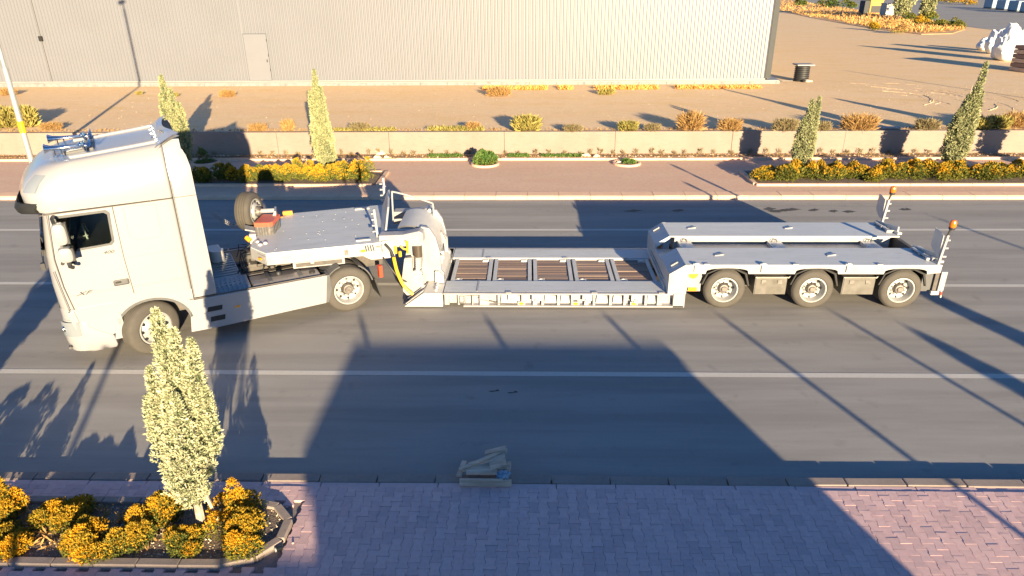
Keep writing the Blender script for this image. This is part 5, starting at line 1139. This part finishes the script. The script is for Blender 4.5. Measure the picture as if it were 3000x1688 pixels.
shrub((c1.x, c1.y-.05, ZF+.03), .34, .10, 200, .08, [M['leaf_green'], M['leaf_olive']], 'low green ground cover around the thin sapling', 204, gold=.7, cat='weeds', name='low_weeds', k=4)

# sprigs at the foot of the wall
def tuft(name, n, h, r, m_, seed, up=1.0, size=None, k=3):
    rg = np.random.default_rng(seed); th = rg.uniform(0, 2*PI, n); rad = r*rg.random(n)**.6
    P = np.stack([rad*np.cos(th)*.5, rad*np.sin(th)*.5, rg.random(n)**1.2*h*.55], 1); D = np.stack([np.cos(th)*.7, np.sin(th)*.7, np.full(n, up)], 1)
    o = sprays(name, P, D, size or h*.5, m_, k=k, spread=.28, seed=seed, wid=.10)
    return o
protos = [tuft('wall_sprig', 26, .26, .10, M['sprig'], 300+i, size=.12, k=3) for i in range(4)]
rw_ = random.Random(17); x = -17.0; i = 0
while x < 17.4:
    if not (-11.9 < x < -11.2):
        if i < 4: o = protos[i]
        else: o = protos[i % 4].copy(); col.objects.link(o)
        o.location = (x, 26.93+rw_.uniform(-.03, .03), ZF+.05); o.scale = (rw_.uniform(.8, 1.2),)*2 + (rw_.uniform(.7, 1.15),); o.rotation_euler.z = rw_.uniform(0, 6)
        tag(o, 'small dry sprig in the row planted along the foot of the beige wall', 'plant', 'small sprigs along the foot of the wall'); i += 1
    x += rw_.choice((.38, .5, .5, .62, .7))
# creeping weeds on the strip
rg = np.random.default_rng(5)
def ground_weeds(name, x0, x1, y0, y1, z, n, size, m_, seed, up=.7, k=4):
    rg = np.random.default_rng(seed); P = np.stack([rg.uniform(x0, x1, n), rg.uniform(y0, y1, n), np.full(n, z)], 1); D = np.stack([rg.normal(0, .6, n), rg.normal(0, .6, n), np.full(n, up)], 1)
    o = sprays(name, P, D, size, m_, k=k, spread=.5, seed=seed, wid=.16); o['kind'] = 'stuff'; return o
ground_weeds('strip_weeds', -60, 60, 26.3, 27.0, ZF+.04, 9000, .07, [M['weed']], 401)
for (a, b) in ((1085, 1165), (1280, 1330), (1360, 1460)): ground_weeds('strip_grass', dp(a, 380, .2).x, dp(b, 380, .2).x, 26.45, 26.8, ZF+.05, 340, .12, [M['leaf_green']], 402+a)
ground_weeds('wall_top_grass', dp(850, 322, ZL).x, dp(1000, 322, ZL).x, 27.35, 27.7, ZL, 500, .15, [M['weedg']], 460)
ground_weeds('wall_top_grass', dp(1085, 322, ZL).x, dp(1215, 322, ZL).x, 27.35, 27.7, ZL, 500, .20, [M['weedg']], 461)
ground_weeds('lot_edge_weeds', -40, 40, 27.3, 27.75, ZL, 2600, .10, [M['weed']], 462)
for a, b, n in ((1215, 1290, 260), (1300, 1375, 300), (1405, 1440, 120), (1500, 1655, 700), (1700, 1920, 500)): ground_weeds('orange_grass', dp(a, 225, ZL).x, dp(b, 225, ZL).x, 38.6, 39.6, ZL, n, .22, [mat('orangegrass', (.62, .30, .06), .85, color2=(.85, .47, .14), attr='rnd')], 470+a)
# dry bushes on the lot
wd = [(20, 322, 60, 46, 'weedg', 'olive bush behind the wall at the left picture edge'), (68, 320, 40, 46, 'weedg', 'olive bush behind the wall, just right of the lamp post'), (130, 327, 60, 18, 'weed', 'low brown weed behind the wall between post and cab'),
      (650, 330, 50, 20, 'weed', 'small dry bush behind the wall right of the cab shadow'), (726, 330, 30, 32, 'weed', 'spiky dry weed behind the wall left of the pale conifer'), (905, 328, 60, 22, 'sprig', 'grey brown spiky weed behind the wall right of the pale conifer'),
      (1190, 328, 40, 24, 'weed', 'spiky weed at the right end of the grass strip'), (1325, 330, 76, 44, 'weedg', 'large brown bush on the wall edge above the tree ring'), (1440, 332, 60, 22, 'sprig', 'thin grey weed behind the wall, right of the large brown bush'),
      (1580, 330, 56, 28, 'weedg', 'round green bush behind the wall between two grey weeds'), (1640, 330, 50, 22, 'sprig', 'thin grey weed right of the round green bush'), (1736, 330, 60, 52, 'weed', 'tall reddish dry bush behind the wall, left of the forked conifer'),
      (1835, 330, 60, 34, 'weed', 'pale dry bush behind the wall near the forked conifer'), (1975, 330, 66, 34, 'sprig', 'dry bush behind the wall hidden by the forked conifer'), (2068, 330, 40, 26, 'sprig', 'dark twiggy weed right of the forked conifer'),
      (2160, 328, 90, 40, 'weed', 'wide sandy brown bush behind the wall in mid stretch'), (2330, 328, 60, 28, 'sprig', 'faint dry bush left of the tall pointed conifer'), (2462, 326, 50, 30, 'weedg', 'green bush behind the wall right of the pointed conifer'), (2510, 324, 50, 30, 'weedg', 'second green bush behind the wall near the right edge'), (2552, 322, 60, 36, 'weed', 'orange brown bush behind the wall at the right edge'),
      (1255, 242, 70, 26, 'weed', 'orange brown bush at the foot of the warehouse, left of the grass'), (1525, 238, 50, 16, 'weedg', 'dark weed at the foot of the warehouse in the orange grass'), (572, 244, 46, 18, 'weed', 'brown weed on the bare lot below the warehouse door'), (432, 243, 40, 10, 'weedg', 'low dark weed right of the conifer behind the cab'), (350, 238, 20, 8, 'weedg', 'tiny weed left of the conifer behind the cab'), (22, 240, 40, 16, 'weed', 'brown weed below the warehouse near the left edge')]
for i, (x, y, w_, h_, mm, lab) in enumerate(wd):
    c = dp(x, y, ZL); sc_ = (c-Vector((0, 0, CAM_H))).length/(F_PX/1.1646); W_, H_ = w_*sc_, h_*sc_
    n = int(200+W_*260); rg = np.random.default_rng(500+i); th = rg.uniform(0, 2*PI, n); rad = rg.random(n)**.7
    P = np.stack([rad*np.cos(th)*W_*.36, rad*np.sin(th)*W_*.25, rg.random(n)*H_*.55], 1); D = np.stack([np.cos(th)*rad*.8, np.sin(th)*rad*.6, np.full(n, .8)], 1)
    o = sprays('dry_bush', P, D, H_*.45, [M[mm]], k=4, spread=.35, seed=500+i, wid=.07 if mm != 'weedg' else .16); o.location = (c.x, c.y, ZL); tag(o, lab, 'bush', 'dry bushes on the gravel lot')

# stones by the strip
def rock(c, s, lab, seed, m_='stone'):
    rg = random.Random(seed); bm = bmesh.new(); bmesh.ops.create_icosphere(bm, subdivisions=2, radius=1)
    for v in bm.verts:
        d = 1+.35*noise.noise(v.co*1.3+Vector((seed*3.1, 0, 0))); v.co = Vector((v.co.x*d*s[0], v.co.y*d*s[1], max(-.3, v.co.z*d)*s[2]))
    me = bpy.data.meshes.new('stone'); bm.to_mesh(me); bm.free(); me.materials.append(M[m_]); o = link('stone', me, None, c); tag(o, lab, 'stone', 'pale stones on the far pavement'); return o
for i, (x, y, s, lab) in enumerate([(957, 391, (.22, .15, .17), 'large pale stone at the back of the left stone cluster'), (950, 402, (.17, .12, .14), 'pale stone at the front left of the left cluster'), (973, 401, (.14, .11, .12), 'small pale stone at the right of the left cluster'),
        (1475, 396, (.20, .13, .13), 'larger pale stone of the right hand pair'), (1500, 398, (.15, .11, .12), 'smaller pale stone of the right hand pair')]):
    c = dp(x, y, ZF); rock((c.x, c.y, ZF+s[2]*.25), s, lab, i+1)
c = dp(1558, 411, ZF); rock((c.x, c.y, ZF+.03), (.11, .08, .07), 'small grey stone on the edge of the right planting ring', 9)
pr_ = MB(); rgp = random.Random(21)
for i in range(800):
    if i < 500: x, y, z = rgp.uniform(-20, 20), rgp.uniform(26.3, 26.95), ZF+.05
    else: x, y, z = rgp.uniform(-24, 36), rgp.uniform(28, 40), ZL
    s_ = rgp.uniform(.02, .05) if i < 500 else rgp.uniform(.015, .03)
    pr_.add([(x-s_, y, z), (x, y-s_, z), (x+s_, y, z), (x, y+s_, z), (x, y, z+s_*.8)], [(0, 1, 4), (1, 2, 4), (2, 3, 4), (3, 0, 4)])
tag(pr_.build('pebbles', mat('pebble', (.66, .50, .36), .9)), kind='stuff')
# drip line
q = MB(); q.tube([(x, 26.66+.04*math.sin(x*1.7)+.03*math.sin(x*.6), ZF+.065) for x in [-30+.5*k for k in range(121)]], .012, 6); tag(q.build('drip_hose', M['rubber']), 'thin black irrigation hose along the planting strip', 'hose')
c0 = dp(170, 1345, ZP); q = MB(); q.tube([(c0.x-.6, 6.34, ZP+.03), (c0.x, 6.42, ZP+.03), (c0.x+.5, 6.52, ZP+.035), (c0.x+1.0, 6.60, ZP+.03), (c0.x+1.5, 6.66, ZP+.03)], .008, 6); tag(q.build('drip_hose', M['rubber']), 'thin black irrigation hose lying on the near bed', 'hose')
ground_weeds('bed_dry_grass', -7.0, -4.4, 6.25, 6.95, ZP+.02, 150, .14, [M['weed']], 480)
ground_weeds('bed_leaf_litter', -7.0, -3.3, 6.16, 7.02, ZP+.022, 500, .03, [M['leaf_gold']], 481, up=.1, k=2)
# fibre pipe piece on the wall edge
c = dp(2155+60, 322, ZL); q = MB(); q.tube([(c.x-.9+.6, 27.45, ZL+.06), (c.x+.6, 27.45, ZL+.06)], .06, 10); tag(q.build('pipe', M['tpaint'], None, smooth=True), 'white plastic pipe lying behind the wall left of the pointed conifer', 'pipe')

# ------------------------------------------------------------------ broken crate wood on the near kerb
X0 = at(1345, 1405, ZP).x
wp = [((.02, 7.50, .15), (.60, 7.50, .15), .03, .115, 'front board of the broken crate heap standing on edge'), ((.60, 7.50, .14), (.72, 7.51, .14), .028, .10, 'short dark end board right of the front board'),
      ((.10, 7.66, .20), (.52, 7.66, .205), .09, .03, 'light board lying second from the front of the heap'), ((.02, 7.74, .19), (.66, 7.78, .20), .11, .028, 'middle board lying flat across the heap'),
      ((.0, 7.60, .17), (.05, 7.95, .15), .07, .03, 'cross piece at the left end of the heap'), ((.66, 7.58, .18), (.68, 7.90, .16), .05, .07, 'upright block at the right end of the heap'),
      ((.12, 7.84, .17), (.62, 7.92, .34), .10, .02, 'slat slanting up to the right over the heap'), ((.0, 7.70, .22), (.60, 8.02, .36), .05, .02, 'thin slat slanting across the top of the heap'),
      ((.34, 8.02, .28), (.63, 8.05, .40), .09, .02, 'small slat at the far top of the heap'), ((.42, 7.74, .24), (.64, 7.78, .36), .16, .02, 'wide short board raised at the right top of the heap'), ((.60, 7.93, .24), (.64, 8.02, .42), .03, .03, 'pale broken end sticking up at the top right of the heap')]
for (A, B, wd_, th_, lab) in wp:
    zz = lambda v: v if v < .2 else .2+(v-.2)*.55
    q = MB(); q.beam((X0+A[0], A[1], zz(A[2])), (X0+B[0], B[1], zz(B[2])), wd_, th_); o = q.build('board', M['oldwood'], None, bevel=.003); tag(o, lab, 'board', 'boards of the broken crate heap')
c = dp(1266, 1218, ZP); rg = random.Random(5); bm = bmesh.new(); bmesh.ops.create_icosphere(bm, subdivisions=3, radius=1)
for v in bm.verts:
    d = 1+.55*noise.noise(v.co*2.2)+.25*noise.noise(v.co*5); v.co = Vector((v.co.x*.085*d, v.co.y*.07*d, max(-.2, v.co.z)*.06*d))
me = bpy.data.meshes.new('crumpled_bag'); bm.to_mesh(me); bm.free(); me.materials.append(M['bluerag']); o = link('crumpled_bag', me, None, (c.x, c.y+.06, ZP+.10)); tag(o, 'crumpled blue plastic bag in front of the broken crate heap', 'bag')
# glass jar on the pavers
c = dp(703, 1385, ZP); j = empty('glass_jar', (c.x, c.y, ZP+.032), math.radians(35)); tag(j, 'small dark jar with a white lid lying on the pavers', 'jar')
q = MB(); q.lathe([(.024, -.035), (.030, -.03), (.030, .03), (.022, .045)], axis='x', n=14); q.build('glass_body', M['glass'], j, smooth=True)
q = MB(); q.lathe([(.027, -.052), (.027, -.036)], axis='x', n=14); q.build('lid', M['tpaint'], j)
c = dp(737, 1368, ZP); rock((c.x-.0, c.y-.0, ZP+.01), (.014, .014, .012), 'tiny white stone on the near pavers beside the jar', 14)

# ------------------------------------------------------------------ manhole riser and far right corner
c = at(2352, 240, ZL); rs_ = empty('manhole_riser', (c.x, c.y+.35, ZL)); tag(rs_, 'black ribbed manhole riser with a pale lid by the warehouse corner', 'manhole')
q = MB(); prof = [(.35, 0)]; nr = 8
for k in range(nr): prof += [(.42, .02+k*.105), (.42, .07+k*.105), (.35, .085+k*.105), (.35, .10+k*.105)]
q.lathe(prof, n=28); q.build('ribbed_pipe', M['rubber'], rs_, smooth=True)
q = MB(); q.box((-.46, -.44, .88), (.52, .44, .95)); q.build('lid', M['flash'], rs_, bevel=.01)
q = MB(); q.lathe([(.09, 0), (.11, .10), (.05, .16)], c=(-.02, -.46, 0), n=10); tag(q.build('black_bag', M['dark'], None, smooth=True, loc=(c.x, c.y+.32, ZL)), 'small black bag leaning on the manhole riser', 'bag')
for i, (dx, s_) in enumerate(((.22, .16), (.40, .10))): rock((c.x+dx, c.y-.12, ZL+.04), (s_, s_*.7, s_*.6), ('whitish rock' if i == 0 else 'smaller whitish rock') + ' at the foot of the manhole riser', 30+i)
# verge and far road
def poly_sheet(name, pts, z, m_, th=.05):
    P_ = [at(x, y, z) for x, y in pts]; q = MB(); q.prism([(p.x, p.y) for p in P_], z-th, z); return tag(q.build(name, m_), kind='structure')
poly_sheet('far_road', [(2100, 2), (2420, 20), (2620, 48), (2760, 68), (2880, 84), (3000, 97), (3500, 140), (3600, 10), (3000, -22), (2400, -30), (1900, -24)], ZL+.02, M['asphalt'])
poly_sheet('verge', [(2278, 30), (2380, 52), (2560, 84), (2700, 100), (2790, 98), (2825, 86), (2760, 64), (2620, 46), (2420, 14), (2278, -6), (2240, -6)], ZL+.05, mat('vergeg', (.50, .27, .10), .9, noise_scale=.8, color2=(.66, .40, .20)))
ground_weeds_pts = []
def far_pt(px, py): return at(px, py, ZL+.05)
def size_at(c): return (c-Vector((0, 0, CAM_H))).length/F_PX
far_sh = [(2345, 18, 30, 22, 'dark green bush beside the warehouse corner, leftmost on the verge'), (2420, 22, 60, 26, 'dark green bush on the verge left of the orange box'), (2490, 24, 44, 24, 'green bush on the verge, nearest left of the orange box'),
          (2570, 88, 40, 26, 'yellow bush at the lot edge of the verge'), (2630, 96, 50, 24, 'dry grey bush at the lot edge below the pale conifer'), (2665, 62, 40, 24, 'green bush at the foot of the taller far conifer'), (2700, 72, 40, 26, 'golden bush between the two far conifers'), (2720, 60, 44, 32, 'olive bush at the foot of the second far conifer'), (2770, 80, 70, 28, 'dark green bush at the right end of the verge'), (2800, 84, 40, 22, 'small green bush at the very end of the verge'),
          (2610, 74, 50, 14, 'low brown bush in the middle of the verge')]
for i, (x, y, w_, h_, lab) in enumerate(far_sh):
    c = far_pt(x, y); s_ = size_at(c); mats = [M['weed'], M['weedg']] if i in (4, 10) else GD if i in (3, 6) else [M['leaf_olive'], M['leaf_green']]
    shrub((c.x, c.y, c.z), w_*s_*.5, h_*s_*.8, 420, h_*s_*.16, mats, lab, 600+i, gold=.6, name='far_shrub', group='shrubs on the far verge', k=4)
rgv = np.random.default_rng(9); pts = []
for _ in range(2600):
    u_, v_ = rgv.random(), rgv.random(); x = 2280+u_*540; ylo = np.interp(x, [2278, 2380, 2560, 2700, 2825], [28, 50, 82, 98, 86]); yhi = np.interp(x, [2278, 2420, 2620, 2825], [0, 16, 48, 82]); c = at(x, yhi+(ylo-yhi)*v_, ZL+.05); pts.append(c)
o = sprays('verge_grass', [tuple(p) for p in pts], rgv.normal(0, .5, (len(pts), 3))+[0, 0, 1.0], .45, [mat('vergegrass', (.40, .20, .05), .9, color2=(.75, .45, .16), attr='rnd')], k=4, spread=.5, seed=3, wid=.2); o['kind'] = 'stuff'
for i, (x, y, h, r, lab) in enumerate([(2640, 52, 9.0, 1.25, 'broad pale conifer on the far verge beside the white box'), (2710, 60, 6.5, .75, 'narrow pale conifer on the far verge, right of the broad one')]):
    c = far_pt(x, y); conifer((c.x, c.y, c.z), [(0, 0, .3, h, r, .1, 0), (r*.4, 0, .3, h*.8, r*.8, .2, 0), (-r*.4, 0, .3, h*.7, r*.8, -.1, 0)], 2600, .35, FF, lab, 700+i, k=4, trunk_r=.12, wid=.4)
def far_box(px0, px1, py0, py1, m_, name, lab, cat, dep=2.0):
    c0 = far_pt(px0, py1); c1 = far_pt(px1, py1); s_ = size_at(c0); h = (py1-py0)*s_*1.0
    t_ = empty(name, ((c0.x+c1.x)/2, c0.y+dep/2, c0.z)); tag(t_, lab, cat); wd_ = (c1.x-c0.x)/2
    q = MB(); q.box((-wd_, -dep/2, 0), (wd_, dep/2, h)); q.build('body', m_, t_, bevel=.05)
    q = MB(); q.box((-wd_-.05, -dep/2-.05, h+.002), (wd_+.05, dep/2+.05, h+.12)); q.build('lid', m_, t_)
    return t_, wd_, h, dep
t_, wd_, h, dep = far_box(2545, 2585, 11, 42, mat('orangebox', (.62, .26, .03), .6), 'skip', 'orange open box standing on the far verge', 'skip')
q = MB(); q.box((-wd_*.8, -dep/2-.02, h*.1), (wd_*.8, -dep/2-.001, h*.62)); q.build('opening_shade', M['dark'], t_)  # dark plate on the solid front stands in for a shaded hollow
q = MB(); q.box((-wd_-.9, -dep/2+.02, 0), (-wd_-.06, dep/2, h*1.0)); q.build('side_panel', M['trim'], t_)
far_box(2592, 2620, 20, 48, mat('whitebox', (.42, .40, .38), .6), 'cabinet', 'white utility cabinet right of the orange box on the verge', 'cabinet', 2.0)
for i, (a, b, y0, y1) in enumerate([(2905, 2938, 2, 26), (2942, 2975, 5, 30), (2979, 3012, 8, 35), (3016, 3050, 12, 39)]):
    c0, c1 = at(a, y1, ZL+.02), at(b, y1, ZL+.02); s_ = size_at(c0); t_ = empty('water_tank', ((c0.x+c1.x)/2, c0.y+1.5, c0.z)); wd_ = (c1.x-c0.x)/2
    tag(t_, ['leftmost', 'second', 'third', 'rightmost'][i] + ' of the pale blue tank containers beyond the far road', 'container', 'tank containers beyond the far road')
    h = (y1-y0)*s_*.85; q = MB(); q.box((-wd_, -1.4, .15), (wd_, 1.4, h)); q.build('body', mat('tankblue', (.25, .33, .40), .5), t_, bevel=.12)
    q = MB(); q.box((-wd_, -1.4, 0), (wd_, 1.4, .14)); q.build('pallet', M['trim'], t_)
# hedge pieces at the top edge
for i, (x, y, w_, h_, lab) in enumerate([(2745, 6, 50, 14, 'golden shrub beyond the far road, left'), (2805, 10, 60, 18, 'golden shrub beyond the far road, middle'), (2850, 14, 40, 14, 'olive shrub beyond the far road, near the tanks')]):
    c = at(x, y, ZL+.02); s_ = size_at(c); shrub((c.x, c.y, c.z), w_*s_*.5, h_*s_*.9, 300, h_*s_*.2, GD, lab, 640+i, gold=.7, name='far_shrub', group='shrubs beyond the far road', k=4)
# white bulk bags
def sack(px, py, w_, h_, lab, seed, m_='whitebag', flat=1.0):
    c = at(px, py, ZL); s_ = size_at(c); W_, H_ = w_*s_/2, h_*s_; bm = bmesh.new(); bmesh.ops.create_icosphere(bm, subdivisions=4, radius=1)
    for v in bm.verts:
        p = v.co.copy(); d = 1+.13*noise.noise(p*1.4+Vector((seed, 0, 0)))+.16*(abs(noise.noise(p*2.2+Vector((0, seed, 0))))-.2)+.10*(abs(noise.noise(p*4.5+Vector((0, seed, 3))))-.2); z = (p.z+1)/2
        f = math.copysign(abs(p.x)**.7, p.x), math.copysign(abs(p.y)**.7, p.y); ta = 1-.25*z
        v.co = Vector((f[0]*W_*d*ta, f[1]*W_*.8*d*ta, max(0, z*1.05*H_*d - .02*H_)))
    me = bpy.data.meshes.new('bulk_bag'); bm.to_mesh(me); bm.free(); me.materials.append(M[m_]); me.polygons.foreach_set('use_smooth', [True]*len(me.polygons)); me.set_sharp_from_angle(angle=.5)
    o = link('bulk_bag', me, None, (c.x, c.y, ZL)); tag(o, lab, 'bulk bag', 'white bulk bags on the gravel lot')
sack(2948, 178, 66, 72, 'tall white bulk bag, frontmost of the heap at the right', 1.3); sack(2915, 158, 56, 52, 'white bulk bag with blue print behind the front one', 5.1); sack(2885, 148, 40, 26, 'slumped white bulk bag at the left of the heap', 8.2); sack(2925, 175, 40, 38, 'small white bulk bag at the foot of the tall one', 3.3)
c = at(2918, 128, ZL); q = MB(); q.beam((c.x-.7, 0, 0), (c.x+.5, 0, .2), .5, .05) if False else q
c = at(3010, 210, ZL); t_ = empty('wooden_crate', (c.x, c.y, ZL), .2); tag(t_, 'brown wooden crate cut by the right picture edge', 'crate')
for k in range(6): q = MB(); q.box((-.7, -.7, .02+k*.26), (1.4, .7, .25+k*.26)); q.build('plank', M['wood'] if k % 2 else M['oldwood'], t_, bevel=.01)
